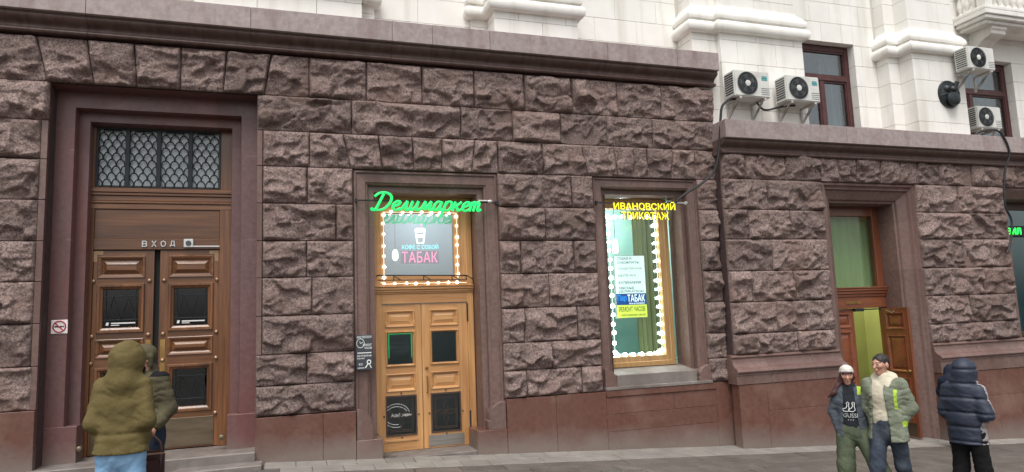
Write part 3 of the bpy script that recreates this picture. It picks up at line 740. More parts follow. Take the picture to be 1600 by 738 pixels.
# transom with fish-scale iron grille
FROST = pm('frosted_glass', C(200, 210, 212), C(180, 190, 194), 2.5, .2)
m = MB(); m.box(-2.48, -.885, Y1+.05, Y1+.06, 3.765, 4.64); tr = part('transom_window', m, FROST)
xs = [-2.48, -2.095, -1.70, -1.29, -.885]
m = MB(); m.loft_rect(-2.48, -.885, 3.775, 4.635, [(0, Y1+.03), (0, Y1-.012), (.03, Y1-.012), (.03, Y1+.03)], cap=False)
for x in xs[1:-1]: m.box(x-.028, x+.028, Y1-.016, Y1+.03, 3.80, 4.61)
sub('grille_frame', m, IRON, tr, bevel=.004)
for a, b in zip(xs[:-1], xs[1:]):
    a += .03; b -= .03; m = MB(); n = 3; w = (b-a)/n; rh = .094
    for r in range(9):
        zc = 3.79+rh*r; o = 0 if r % 2 else -w/2
        for k in range(n+1):
            x0 = a+o+w*k
            pts = []
            for q in range(9):
                t = math.pi*q/8; x = x0+w/2-w/2*math.cos(t); z = zc+.105*math.sin(t)**.8
                if a-.005 <= x <= b+.005 and z < 4.615: pts.append((x, Y1+.0+.004*math.sin(q), z))
            if len(pts) > 2: m.tube(pts, .0095, 5)
            if a < x0 < b: m.lathe([(.016, 0), (.016, -.012), (.006, -.02)], (x0, Y1, min(zc+.01, 4.6)), 6, 'y')
    sub('scale_grille', m, IRON, tr)
# the two leaves
def oak_leaf(x0, x1, mir):
    X = (lambda t: x0+t) if not mir else (lambda t: x1-t)
    def rg(a, b): return tuple(sorted((X(a), X(b))))
    z0, z1 = .18, 2.895
    P1, P2, P3, P4, P5 = rg(.11, .69)+(2.515, 2.82), rg(.11, .69)+(1.77, 2.435), rg(.11, .69)+(1.435, 1.69), rg(.11, .69)+(.66, 1.315), rg(.11, .69)+(.2, .58)
    d = leaf('door', x0, x1, z0, z1, Y1, WD1, WD1H, [P1, P2, P3, P4])
    for P in (P1, P3):
        panel(d, P[0], P[1], P[2], P[3], Y1, WD1H, .03, .05)
    for P in (P2, P4):
        glazed(d, P[0], P[1], P[2], P[3], Y1, WD1, .075)
        a, b, c, e = P[0]+.075, P[1]-.075, P[2]+.075, P[3]-.075
        m = MB(); h = e-c; yy = Y1+.02
        for z in (c+h*.2, c+h*.82): m.tube([(a, yy, z), (b, yy, z)], .007, 6)
        for x in (a+.03, b-.03): m.tube([(x, yy, c), (x, yy, e)], .006, 6)
        zz = [(a+(b-a)*(.08+.21*k), yy, c+h*(.2 if k % 2 == 0 else .80)) for k in range(5)]
        m.tube(zz, .0065, 6); sub('window_bar', m, IRON, d)
    a, b = P2[0]+.075, P2[1]-.075
    m = MB(); st = a+.03
    m.add([(st, Y1+.026, 1.875), (st+.035, Y1+.026, 1.875), (st+.045, Y1+.026, 1.915), (st+.015, Y1+.026, 1.92)], [(0, 1, 2, 3)])
    m.box(st+.07, b-.03, Y1+.025, Y1+.027, 1.895, 1.912); m.box(st+.07, st+.17, Y1+.025, Y1+.027, 1.872, 1.882)
    sub('sticker', m, plain('white_sticker', C(225, 225, 222), .6), d)
    ms = MB(); ms.lathe([(.03, 0), (.03, -.008), (.024, -.02), (.012, -.027), (.002, -.028)], (0, 0, 0), 12, 'y'); me = ms.mesh('stud', STUD, smooth=True)
    for z in (2.475, 1.735, 1.375, .62):
        for t in (.055, .735): child('stud', me, d, (X(t), Y1, z))
    m = MB(); q = rg(.02, .085); m.box(q[0], q[1], Y1-.006, Y1+.002, .95, 1.66); sub('push_plate', m, BRASS, d, bevel=.002)
    m = MB(); q = rg(.09, .715); m.box(q[0], q[1], Y1-.008, Y1+.004, .20, .585); sub('kick_plate', m, STEELP, d, bevel=.003)
    m = MB(); q = rg(.63, .75); m.box(q[0], q[1], Y1-.005, Y1+.003, 2.84, 2.89); q = rg(.70, .75); m.box(q[0], q[1], Y1-.005, Y1+.003, 2.74, 2.84); sub('corner_plate', m, STUD, d)
    return d
tag(oak_leaf(-2.465, -1.725, True), 'left oak leaf behind the men in olive jackets')
tag(oak_leaf(-1.65, -.89, False), 'right oak leaf with scuffed brass kick plate')
m = MB(); m.box(-1.73, -1.64, Y1+.06, Y1+.08, .16, 2.92); part('gap_shade_strip', m, DARK)  # dark strip paints the shade seen between the two leaves
m = MB(); m.box(-2.72, -.6, 1.7, 1.75, .0, 4.9); m.box(-2.75, -2.72, .8, 1.7, .0, 4.9); m.box(-.62, -.59, .8, 1.7, .0, 4.9); m.box(-2.72, -.6, .8, 1.7, 4.85, 4.9); m.box(-2.72, -.6, .78, 1.7, .0, .1); sub('room_wall', m, DARK, df)
# iron door stops
for x in (-2.47, -.80):
    m = MB(); m.tube([(x, .42, .30), (x, .34, .34), (x, .29, .33)], [.02, .03, .035], 8); m.lathe([(.036, 0), (.036, -.03), (.02, -.04)], (x, .29, .33), 10, 'y'); part('door_stop', m, STEELP, smooth=True)
# lettering over the leaves
es = thing('entrance_sign', 'pale metal letters reading ВХОД above the oak doors', 'sign', (-1.67, Y1-.04, 2.98))
for i, ch in enumerate('ВХОД'):
    me = text_mesh(ch, .066, .085, .012, PALEM, offset=.012, name='letter'); child('letter', me, es, (-1.845+.117*i, Y1-.041, 2.985))
dc = thing('door_closer', 'square pale closer box with a white arm beside the ВХОД letters', 'door closer', (-1.285, Y1-.03, 2.98))
m = MB(); m.box(-1.35, -1.225, Y1-.075, Y1-.031, 2.93, 3.05); sub('box', m, PALEM, dc, bevel=.006)
m = MB(); m.lathe([(.036, 0), (.036, -.012), (.025, -.014)], (-1.287, Y1-.075, 2.99), 18, 'y'); sub('lens', m, GRILL, dc)
m = MB(); m.box(-1.225, -.885, Y1-.065, Y1-.045, 2.936, 2.955); sub('arm', m, PALEM, dc)
# no-smoking plate
SIGNW = plain('sign_white', C(236, 232, 230), .5); SIGNR = plain('sign_red', C(176, 40, 48), .5)
ns = thing('no_smoking_sign', 'small square white no-smoking sign on the left door jamb', 'sign', (-2.735, .275, 1.88))
m = MB(); m.box(-2.83, -2.645, .268, .279, 1.79, 1.965); sub('plate', m, SIGNW, ns, bevel=.003)
m = MB(); m.tube([(-2.737+.07*math.cos(a), .266, 1.878+.07*math.sin(a)) for a in [2*math.pi*k/28 for k in range(29)]], .008, 6, caps=False); m.tube([(-2.785, .265, 1.925), (-2.69, .265, 1.83)], .007, 6); sub('prohibition_ring', m, SIGNR, ns)
m = MB(); m.box(-2.79, -2.70, .2665, .269, 1.868, 1.888); m.box(-2.695, -2.683, .2665, .269, 1.868, 1.888); sub('cigarette', m, BLACK, ns)

# ---------------------------------------------------------------- middle door
Y2 = .5
m = MB(); m.box(1.25, 1.372, Y2-.02, Y2+.1, -.115, 3.68, 0); m.box(2.70, 2.80, Y2-.02, Y2+.1, -.115, 3.68, 0)
m.box(1.372, 2.70, Y2-.02, Y2+.1, 2.05, 2.20, 1)
for (z0, z1, d) in ((2.20, 2.225, .035), (2.225, 2.26, .05), (2.26, 2.30, .07), (2.30, 2.325, .085)): m.box(1.25, 2.80, Y2-d, Y2+.1, z0, z1-.002, 1)
m.box(1.25, 1.44, Y2-.0, Y2+.1, 2.325, 3.70, 0); m.box(2.515, 2.80, Y2-.0, Y2+.1, 2.325, 3.70, 0); m.box(1.44, 2.515, Y2, Y2+.1, 2.325, 2.47, 1); m.box(1.44, 2.515, Y2, Y2+.1, 3.44, 3.70, 1)
m.box(1.372, 1.41, Y2-.02, Y2, 2.33, 3.55, 0); m.box(2.57, 2.61, Y2-.02, Y2, 2.33, 3.55, 0)
part('door_frame', m, [WD2, WD2H], bevel=.005)
m = MB(); m.box(1.44, 2.515, Y2+.05, Y2+.056, 2.47, 3.44); tw = part('transom_window', m, glass('transom_glass', (.86, .93, .96, 1), 7.0))
ROOM2 = plain('shop_interior', C(170, 180, 184), .9)
m = MB(); m.box(1.0, 3.0, 1.9, 1.95, -.2, 3.9); m.box(1.0, 1.03, .7, 1.9, -.2, 3.9); m.box(2.97, 3.0, .7, 1.9, -.2, 3.9); m.box(1.0, 3.0, .7, 1.9, 3.87, 3.9); m.box(1.0, 3.0, .62, 1.9, -.3, -.25)
sub('room_wall', m, ROOM2, tw)
def honey_leaf(x0, x1, a, b, mir):
    z0, z1 = -.108, 2.04
    H = [(a, b, 1.70, 1.95), (a, b, 1.115, 1.64), (a, b, .75, 1.012), (a, b, .12, .685)]
    d = leaf('door', x0, x1, z0, z1, Y2, WD2, WD2H, H)
    panel(d, *H[0], Y2, WD2H, .012, .035); panel(d, *H[2], Y2, WD2H, .012, .035)
    glazed(d, *H[1], Y2, WD2, .035, GLASS_D)
    a2, b2, c2, d2 = a+.01, b-.01, .13, .675
    m = MB(); m.box(a2, b2, Y2+.03, Y2+.036, c2, d2); sub('pane', m, GLASS_D, d)
    m = MB(); m.loft_rect(a2-.02, b2+.02, c2-.02, d2+.02, [(0, Y2+.0), (0, Y2-.012), (.022, Y2-.012), (.022, Y2+.0)], cap=False)
    for q in (.065, .085):
        m.loft_rect(a2+q-.03, b2-q+.03, c2+q-.03, d2-q+.03, [(0, Y2+.028), (0, Y2+.02), (.006, Y2+.02), (.006, Y2+.028)], cap=False)
    cx, cz = (a2+b2)/2, (c2+d2)/2
    for dx, dz in ((0, .04), (0, -.04), (.04, 0), (-.04, 0)):
        e = (cx+dx*5*(1 if dx else 0)*(.85), Y2+.022, cz+dz*5); pts = [(cx, Y2+.022, cz), (cx+dx*2+dz*.9, Y2+.022, cz+dz*2+dx*.9), e]; m.tube(pts, .004, 5)
        pts = [(cx, Y2+.022, cz), (cx+dx*2-dz*.9, Y2+.022, cz+dz*2-dx*.9), e]; m.tube(pts, .004, 5)
    for bx, bz in ((cx, d2+.05), (cx, c2-.045), (a2-.045, cz), (b2+.045, cz)): m.lathe([(.013, 0), (.013, -.012), (.004, -.018)], (bx, Y2, bz), 8, 'y')
    sub('iron_lattice', m, pm('rusted_iron', C(84, 62, 48), C(60, 46, 40), 20, .6), d)
    return d
d1 = honey_leaf(1.375, 1.972, 1.43, 1.875, 0); d2 = honey_leaf(1.98, 2.697, 2.105, 2.55, 1)
tag(d1, 'left honey-coloured leaf with green-framed opening hours'); tag(d2, 'right honey-coloured leaf with steel kick plate and handle')
m = MB(); m.box(2.06, 2.60, Y2-.008, Y2+.003, -.085, .075); sub('kick_plate', m, STEEL, d2)
m = MB(); m.box(1.40, 1.90, Y2-.012, Y2+.003, .03, .06); sub('weather_bar', m, WD2H, d1)
m = MB(); m.tube([(2.045, Y2, .71), (2.045, Y2-.045, .72), (2.045, Y2-.05, .83), (2.045, Y2-.045, .94), (2.045, Y2, .95)], .011, 8); sub('handle', m, BRASS, d2, smooth=True)
m = MB(); m.lathe([(.022, 0), (.022, -.015), (.012, -.03), (.002, -.031)], (2.045, Y2, 1.075), 12, 'y'); sub('lock', m, BRASS, d2, smooth=True)
for z in (.12, 1.75):
    m = MB(); m.tube([(2.70, Y2-.02, z), (2.70, Y2-.02, z+.28)], .012, 8); sub('hinge', m, IRON, d2)
# opening hours, in green light behind the left pane
GREEN_T = emit('green_light_tube', C(60, 220, 130), 1.2); PRINT = plain('white_print', C(225, 230, 226), .6)
oh = thing('opening_hours_sign', 'green-framed opening hours notice behind the left pane of the honey door', 'notice', (1.65, Y2+.06, 1.38))
m = MB()
for p in (((1.49, 1.60), (1.49, 1.24)), ((1.49, 1.60), (1.83, 1.60)), ((1.83, 1.60), (1.83, 1.24))): m.tube([(p[0][0], Y2+.062, p[0][1]), (p[1][0], Y2+.062, p[1][1])], .006, 6)
sub('light_frame', m, GREEN_T, oh)
for tx, w, h, z in (('ВРЕМЯ РАБОТЫ', .25, .028, 1.465), ('08:45-22:55', .29, .048, 1.40), ('БЕЗ ПЕРЕРЫВОВ', .23, .022, 1.345), ('И ВЫХОДНЫХ', .17, .022, 1.305)):
    child('lettering', text_mesh(tx, w, h, .002, PRINT, offset=.01), oh, (1.655, Y2+.062, z))
wl = thing('window_lettering', 'white curved lettering on the lower left door pane', 'lettering', (1.65, Y2+.027, .40))
m = MB()
for rx, rz, a0, a1 in ((.20, .17, 15, 165), (.17, .13, 25, 150), (.20, .17, 200, 290), (.17, .13, 205, 280)):
    m.tube([(1.58+rx*math.cos(rad(a)), Y2+.024, .40+rz*math.sin(rad(a))) for a in np.linspace(a0, a1, 18)], .0032, 5)
sub('oval', m, PRINT, wl); child('lettering', text_mesh('Кофейня', .31, .07, .002, PRINT, shear=.3), wl, (1.655, Y2+.024, .40))
child('lettering', text_mesh('МАСТЕР', .18, .028, .002, plain('reflection_print', C(150, 160, 158), .6)), oh, (2.42, Y2+.064, 1.58)).name = 'reflected_lettering'  # dim lettering paints a reflection on the right pane

# green script sign on its rail
GREEN = emit('green_lit_letters', C(30, 205, 100), .75); GREEN_S = plain('green_letter_side', C(20, 96, 52), .5)
sg = thing('script_sign', 'lit green script sign reading Делимаркет above the honey-coloured door', 'sign', (1.99, -.05, 3.5))
SCRIPT = [(1.75, [[(.62, 1.75), (.5, .9), (.36, .12), (.1, -.02), (-.08, .22)], [(-.12, 1.45), (.25, 1.85), (.9, 1.85), (1.42, 1.4), (1.42, .7), (1.02, .1), (.4, .0), (.14, .14)]]),
 (.78, [[(.02, .42), (.45, .55), (.62, .85), (.36, 1.0), (.08, .7), (.12, .25), (.42, .0), (.8, .22)]]), (.86, [[(-.08, .08), (.12, .08), (.32, .6), (.46, 1.0)], [(.46, 1.0), (.5, .5), (.56, .1), (.7, .0), (.9, .2)]]),
 (.98, [[(.1, 1.0), (.06, .4), (.16, .02), (.36, .1), (.56, .5), (.63, 1.0)], [(.63, 1.0), (.61, .4), (.72, .02), (1.0, .2)]]), (1.22, [[(-.08, .06), (.1, .1), (.32, 1.0)], [(.32, 1.0), (.42, .3), (.52, .1)], [(.52, .1), (.86, 1.0)], [(.86, 1.0), (.89, .4), (1.0, .02), (1.24, .2)]]),
 (.98, [[(.6, .9), (.3, 1.0), (.05, .6), (.12, .08), (.36, .06), (.6, .6), (.66, 1.0)], [(.66, 1.0), (.61, .4), (.72, .02), (1.0, .2)]]), (.88, [[(.12, 1.0), (.06, .3), (-.04, -.62)], [(.08, .6), (.3, 1.0), (.6, .95), (.72, .5), (.5, .05), (.16, .06)]]),
 (.88, [[(.1, 1.0), (.06, .5), (.06, .0)], [(.68, 1.0), (.34, .6), (.12, .5)], [(.22, .55), (.45, .3), (.6, .02), (.9, .2)]]), (.78, [[(.02, .42), (.45, .55), (.62, .85), (.36, 1.0), (.08, .7), (.12, .25), (.42, .0), (.8, .22)]]),
 (1.15, [[(.06, 1.0), (.06, .0)], [(.06, .6), (.25, 1.0), (.42, .88), (.42, .0)], [(.42, .6), (.62, 1.0), (.8, .85), (.8, .2), (.94, .02), (1.14, .2)]])]
def smooth_path(pts, n=5):
    P_ = [Vector(p) for p in pts]; out = []
    for i in range(len(P_)-1):
        p0, p1, p2, p3 = P_[max(i-1, 0)], P_[i], P_[i+1], P_[min(i+2, len(P_)-1)]
        for k in range(n):
            t = k/n; out.append(.5*((2*p1)+(-p0+p2)*t+(2*p0-5*p1+4*p2-p3)*t*t+(-p0+3*p1-3*p2+p3)*t**3))
    return out+[P_[-1]]
u = 1.62/sum(w for w, _ in SCRIPT); cx = 1.18
for w, strokes in SCRIPT:
    m = MB()
    for st in strokes:
        q = smooth_path([(cx+(a+.30*b)*u, -.10, 3.385+b*u*.86) for a, b in st])
        m.tube(q, [u*(.088+.05*abs((q[min(i+1, len(q)-1)]-q[max(i-1, 0)]).normalized().z)) for i in range(len(q))], 7)
    cx += w*u; child('letter', m.mesh('letter', GREEN, smooth=True, angle=60), sg)
m = MB(); m.tube([(.98, -.03, 3.535), (3.08, -.03, 3.535)], .012, 6); m.box(.96, .99, -.045, .04, 3.51, 3.56); m.box(3.07, 3.10, -.045, .04, 3.51, 3.56); sub('rail', m, IRON, sg)
m = MB(); m.tube([(2.78, -.055, 3.555), (2.93, -.055, 3.555)], .012, 8); m.lathe([(.016, 0), (.026, .02), (.026, .05), (.012, .07)], (2.93, -.06, 3.545), 10, 'x'); sub('lamp_head', m, PALEM, sg, smooth=True)

BULB = emit('warm_bulb', (1, .90, .72, 1), 4.0); BULBC = emit('cool_bulb', (.86, 1, .96, 1), 14.0)
def ico(r, mat, name):
    bm = bmesh.new(); bmesh.ops.create_icosphere(bm, subdivisions=2, radius=r); me = bpy.data.meshes.new(name); bm.to_mesh(me); bm.free()
    me.materials.append(mat); me.polygons.foreach_set('use_smooth', [True]*len(me.polygons)); return me
WIRE = emit('lit_wire', (1, .88, .68, 1), .8); WIREC = emit('lit_tape', (.86, 1, .95, 1), .9)
brng = random.Random(5)
def light_string(label, path, step, r, mat, wire, tape=.006, base=(0, 0, 0)):
    t = thing('light_string', label, 'string lights', base)
    m = MB(); m.tube(path, tape, 5); sub('wire', m, wire, t)
    me = ico(r, mat, 'bulb'); d = 0
    P = [Vector(p) for p in path]; acc = step*.3
    for a, b in zip(P[:-1], P[1:]):
        L = (b-a).length
        while acc < L:
            p = a+(b-a)*(acc/L)+Vector((brng.uniform(-.007, .007), brng.uniform(-.006, .002), brng.uniform(-.007, .007))); bo_ = child('bulb', me, t, tuple(p)); bo_.scale = (brng.uniform(.78, 1.08),)*3; acc += step*brng.uniform(.86, 1.14)
        acc -= L
    return t
light_string('warm bulb string framing the shop pane over the honey door', [(1.42, .455, 2.40), (1.42, .455, 3.445), (2.56, .455, 3.445), (2.56, .455, 2.40)], .155, .024, BULB, WIRE, .005, (1.99, .45, 2.9))
light_string('warm bulb string sagging along the ledge above the honey door', [(1.36, .40, 2.37), (1.45, .395, 2.345), (1.62, .39, 2.35), (1.80, .39, 2.352), (2.0, .39, 2.348), (2.2, .39, 2.352), (2.45, .39, 2.352), (2.68, .39, 2.345)], .155, .024, BULB, WIRE, .004, (1.99, .4, 2.34))
gr = thing('guard_rail', 'low black iron guard rail across the pane over the honey door', 'rail', (1.99, .4, 2.45))
m = MB(); ya = .35
m.tube([(1.31, .47, 2.475), (1.31, ya, 2.475), (2.67, ya, 2.455), (2.67, .47, 2.455)], .010, 6); m.tube([(1.31, ya, 2.405), (2.67, ya, 2.385)], .008, 6)
for x in (1.55, 2.0, 2.44, 2.665): m.tube([(x, ya, 2.465), (x, ya, 2.39)], .008, 6); m.tube([(x, ya, 2.46), (x+.14, .46, 2.40)], .008, 6)
sub('bar', m, BLACK, gr)
# neon behind the pane
PINK = emit('pink_neon', C(255, 110, 160), 1.6); CYAN = emit('cyan_neon', C(110, 235, 240), 1.5); CREAM = emit('cream_neon', (1, .95, .72, 1), 2.6)
nn = thing('neon_sign', 'pink neon sign reading ТАБАК behind the pane over the honey door', 'neon sign', (2.0, .62, 2.77))
child('lettering', text_mesh('ТАБАК', .56, .17, .012, PINK, spacing=1.05), nn, (2.0, .62, 2.77))
m = MB(); m.box(1.70, 2.30, .632, .636, 2.67, 2.87); sub('backing', m, glass('acrylic_backing', (.75, .6, .66, 1), .6), nn)
nc = thing('neon_sign', 'cyan neon sign reading КОФЕ С СОБОЙ with a glowing cup above', 'neon sign', (2.0, .62, 2.93))
child('lettering', text_mesh('КОФЕ С СОБОЙ', .57, .085, .012, CYAN, offset=.004), nc, (2.01, .62, 2.935))
m = MB(); cp = [(1.945, 3.17), (1.965, 2.99), (2.06, 2.99), (2.085, 3.17), (1.945, 3.17)]
m.tube([(x, .62, z) for x, z in cp], .012, 6); m.tube([(1.93, .62, 3.185), (2.10, .62, 3.185), (2.08, .62, 3.215), (1.95, .62, 3.215), (1.93, .62, 3.185)], .011, 6); m.tube([(1.96, .62, 3.1), (2.075, .62, 3.1)], .02, 6); sub('cup', m, CREAM, nc)
m = MB(); m.tube([(2.02, .62, 3.225), (2.035, .62, 3.29)], .009, 6); sub('straw', m, PINK, nc)
lp = thing('pendant_lamp', 'small glowing lamp inside the pane left of the pink neon', 'lamp', (1.66, .9, 2.78))
m = MB(); m.lathe([(.02, .12), (.045, .08), (.05, 0), (.03, -.05), (.005, -.06)], (1.66, .9, 2.80), 12); sub('bulb', m, CREAM, lp, smooth=True); m = MB(); m.tube([(1.66, .9, 2.92), (1.66, .9, 3.87)], .004, 5); sub('cord', m, IRON, lp)
# black workshop board on the jamb
BOARD = plain('board_charcoal', C(58, 62, 68), .5)
ws = thing('workshop_sign', 'narrow black board reading МАСТЕРСКАЯ with watch and keys on the granite jamb', 'sign', (1.06, 0, 1.37))
m = MB(); m.box(.95, 1.175, -.035, .02, 1.13, 1.615); sub('board', m, BOARD, ws, bevel=.003)
yb = -.037
for tx, w, h, x, z in (('МАСТЕРСКАЯ', .20, .034, 1.063, 1.585), ('РЕМОНТ', .12, .032, 1.105, 1.475), ('ЧАСОВ', .10, .030, 1.115, 1.432), ('ИЗГОТОВЛЕНИЕ', .20, .024, 1.063, 1.325), ('КЛЮЧЕЙ', .10, .024, 1.012, 1.292), ('8-22', .05, .03, 1.01, 1.21)):
    child('lettering', text_mesh(tx, w, h, .002, PRINT, offset=.012), ws, (x, yb, z))
m = MB(); m.tube([(1.01+.052*math.cos(a), yb, 1.50+.062*math.sin(a)) for a in np.linspace(0, 2*math.pi, 25)], .004, 5, caps=False); m.tube([(1.0, yb, 1.53), (1.01, yb, 1.495), (1.045, yb, 1.515)], .0045, 5); sub('watch', m, PRINT, ws)
m = MB(); m.tube([(1.125+.024*math.cos(a), yb, 1.235+.026*math.sin(a)) for a in np.linspace(0, 2*math.pi, 17)], .008, 5, caps=False); m.tube([(1.115, yb, 1.215), (1.075, yb, 1.155)], .008, 5); m.tube([(1.13, yb, 1.21), (1.155, yb, 1.155)], .008, 5); m.box(.968, 1.16, yb, yb+.002, 1.36, 1.372); m.box(.968, 1.06, yb, yb+.002, 1.155, 1.163); sub('keys', m, PRINT, ws)

# ---------------------------------------------------------------- shop window
Y3 = .45
m = MB(); m.loft_rect(4.95, 6.30, .90, 3.72, [(0, Y3+.1), (0, Y3-.03), (.07, Y3-.03), (.08, Y3-.015), (.165, Y3-.01), (.18, Y3+.01), (.18, Y3+.08)], cap=False)
sw = part('shop_window', m, pm('gilded_wood', C(176, 140, 92), C(150, 114, 72), 2, .35, stretch=(12, 12, .6), coat=.3))
m = MB(); m.box(5.12, 6.13, Y3+.06, Y3+.066, 1.07, 3.55); sub('pane', m, glass('shop_glass', (.86, .94, .92, 1), 1.0), sw)
TEALR = pm('teal_interior', C(176, 200, 194), C(140, 176, 172), 2, .6)
m = MB(); m.box(4.6, 6.9, 2.0, 2.05, .5, 3.9); m.box(4.6, 4.63, .55, 2.0, .5, 3.9); m.box(6.87, 6.9, .55, 2.0, .5, 3.9); m.box(4.6, 6.9, .55, 2.0, 3.85, 3.9); m.box(4.6, 6.9, .55, 2.0, .5, .95)
sub('room_wall', m, TEALR, sw)
m = MB(); n = 24; P = [(5.92+.62*k/n, 1.0+.03*math.sin(k*1.7)) for k in range(n+1)]
m.rings([[(a, b, .95) for a, b in P], [(a, b, 3.85) for a, b in P]], cap1=False, closed=False); sub('curtain', m, pm('gold_curtain', C(170, 160, 116), C(140, 130, 92), 4, .8, stretch=(6, 1, .1)), sw, smooth=True, angle=80)
light_string('cool bright bulb string lining the tall shop window', [(5.19, .47, 1.10), (5.19, .47, 3.42), (6.075, .47, 3.42), (6.075, .47, 1.10), (5.19, .47, 1.10)], .148, .034, BULBC, WIREC, .0035, (5.6, .47, 1.0))
lb = thing('window_poster', 'tall price-list poster with blue and yellow panels hung in the shop window', 'poster', (5.56, .6, 1.7))
PAPER = emit('backlit_paper', C(236, 244, 246), .55); BLUE = emit('backlit_blue', C(16, 70, 140), .5); YEL = emit('backlit_yellow', C(228, 232, 90), .6)
x0, x1, y = 5.31, 5.87, .54
m = MB(); m.box(x0-.03, x1, y+.003, y+.03, 1.70, 2.76); sub('box', m, PALEM, lb)
m = MB(); m.box(x0, x1, y-.002, y+.002, 2.115, 2.75); sub('sheet', m, PAPER, lb)
m = MB(); m.box(x0, x1, y-.002, y+.002, 1.925, 2.11); sub('blue_panel', m, BLUE, lb)
m = MB(); m.box(x0, x1, y-.002, y+.002, 1.71, 1.92); sub('yellow_panel', m, YEL, lb)
INK = plain('grey_ink', C(88, 104, 122), .6); INKL = plain('pale_ink', C(190, 186, 178), .6); INKN = plain('navy_ink', C(28, 44, 64), .6); WHT = emit('backlit_white', (1, 1, 1, 1), .8); CYB = emit('backlit_cyan', C(40, 140, 230), .8)
for tx, w, h, x, z, mt in (('СУШКИ И', .27, .045, x0+.18, 2.71, INK), ('СУХОФРУКТЫ', .42, .045, x0+.25, 2.64, INK), ('КОНДИТЕРСКАЯ', .46, .042, x0+.27, 2.535, INKL), ('ВЫПЕЧКА', .34, .042, x0+.22, 2.42, INKL), ('КУЛИНАРИЯ', .42, .045, x0+.26, 2.30, INK), ('МЯСНЫЕ', .28, .045, x0+.2, 2.205, INK), ('ДЕЛИКАТЕСЫ', .46, .045, x0+.28, 2.148, INK),
        ('Пар', .17, .12, x0+.10, 2.03, CYB), ('ТАБАК', .33, .12, x0+.365, 2.035, WHT), ('ВЕСЬ АССОРТИМЕНТ', .30, .022, x0+.38, 1.945, WHT), ('РЕМОНТ ЧАСОВ', .49, .085, x0+.28, 1.85, INKN), ('+ ИЗГОТОВЛЕНИЕ КЛЮЧЕЙ', .47, .042, x0+.29, 1.755, INKN)):
    child('lettering', text_mesh(tx, w, h, .002, mt, offset=.006), lb, (x, y-.004, z))
wlp = thing('window_lamp', 'bright lamp shade glowing inside the tall shop window', 'lamp', (5.62, 1.1, 2.85))
m = MB(); m.lathe([(.03, .12), (.045, .08), (.045, -.10), (.03, -.12)], (5.62, 1.1, 2.98), 14); sub('shade', m, emit('window_lamp_glass', (1, .95, .82, 1), 7), wlp, smooth=True); m = MB(); m.tube([(5.62, 1.1, 3.14), (5.62, 1.1, 3.85)], .006, 5); sub('cord', m, IRON, wlp)
YELL = emit('yellow_lit_letters', C(244, 226, 40), .7); YELL_S = plain('yellow_letter_side', C(120, 108, 24), .5)
ys = thing('knitwear_sign', 'lit yellow sign reading ИВАНОВСКИЙ ТРИКОТАЖ above the shop window', 'sign', (5.58, -.05, 3.43))
child('lettering', text_mesh('ИВАНОВСКИЙ', 1.13, .14, .04, YELL, offset=.012, side=YELL_S), ys, (5.58, -.10, 3.515)); child('lettering', text_mesh('ТРИКОТАЖ', .87, .125, .04, YELL, offset=.012, side=YELL_S), ys, (5.58, -.10, 3.345))
m = MB(); m.tube([(4.76, -.03, 3.565), (6.38, -.03, 3.575)], .012, 6); m.box(4.75, 4.78, -.045, .04, 3.54, 3.59); sub('rail', m, IRON, ys)
m = MB(); m.tube([(6.16, -.055, 3.575), (6.36, -.055, 3.58)], .014, 8); m.lathe([(.012, 0), (.028, .012), (.028, .04), (.014, .06)], (6.36, -.055, 3.58), 10, 'x'); sub('lamp_head', m, PALEM, ys, smooth=True)

cl = thing('ceiling_lamp', 'round lamp on the ceiling inside the tall shop window', 'lamp', (5.8, 1.3, 3.84)); m = MB(); m.lathe([(.25, 0), (.25, -.05), (.1, -.08), (.01, -.085)], (5.8, 1.3, 3.845), 20); sub('shade', m, emit('shop_lamp_glass', (.92, 1, .96, 1), 40), cl, smooth=True)
cl = thing('ceiling_lamp', 'unseen lamp added to brighten the tobacco shop over the honey door', 'lamp', (2.2, 1.3, 3.86)); m = MB(); m.lathe([(.22, 0), (.22, -.05), (.1, -.08), (.01, -.085)], (2.2, 1.3, 3.865), 20); sub('shade', m, emit('tobacco_fill_glow', (.92, .97, 1, 1), 22), cl, smooth=True)  # added lamp, out of sight, makes the pane over the door paler
# ---------------------------------------------------------------- right-hand door in the wing, standing open
Y4 = .40; GW = pm('lime_wall', C(194, 199, 130), C(184, 189, 120), 3, .8)
m = MB(); m.box(9.47, 9.60, Y4, Y4+.12, -.66, 3.66, 0); m.box(10.80, 10.95, Y4, Y4+.12, 1.72, 3.66, 0); m.box(10.86, 10.95, Y4+.02, Y4+.12, -.66, 1.72, 0); m.box(9.60, 10.80, Y4, Y4+.12, 3.47, 3.66, 1); m.box(9.60, 10.80, Y4, Y4+.12, 1.715, 1.93, 1)
for (z0, z1, d) in ((1.93, 1.985, .02), (1.985, 2.04, .05), (2.04, 2.085, .075), (2.085, 2.11, .09)): m.box(9.47, 10.99, Y4-d, Y4+.12, z0, z1-.002, 1)
f4 = part('door_frame', m, [WD3, WD3H], bevel=.006)
m = MB(); m.box(9.60, 10.80, Y4+.05, Y4+.056, 2.10, 3.47); sub('pane', m, GLASS, f4)
n = 22; Q = [(9.62+1.7*k/n, Y4+.22+.03*math.sin(k*1.8)+.012*math.sin(k*3.9)) for k in range(n+1)]; m = MB(); m.rings([[(a, b, 2.0) for a, b in Q], [(a, b, 3.6) for a, b in Q]], cap1=False, closed=False); sub('curtain', m, pm('pale_net_curtain', C(184, 192, 140), C(168, 178, 124), 4, .9, stretch=(4, 1, .1)), f4, smooth=True, angle=80)
m = MB(); m.box(9.98, 10.32, Y4-.012, Y4, 1.80, 1.85); sub('name_plate', m, BRASS, f4)
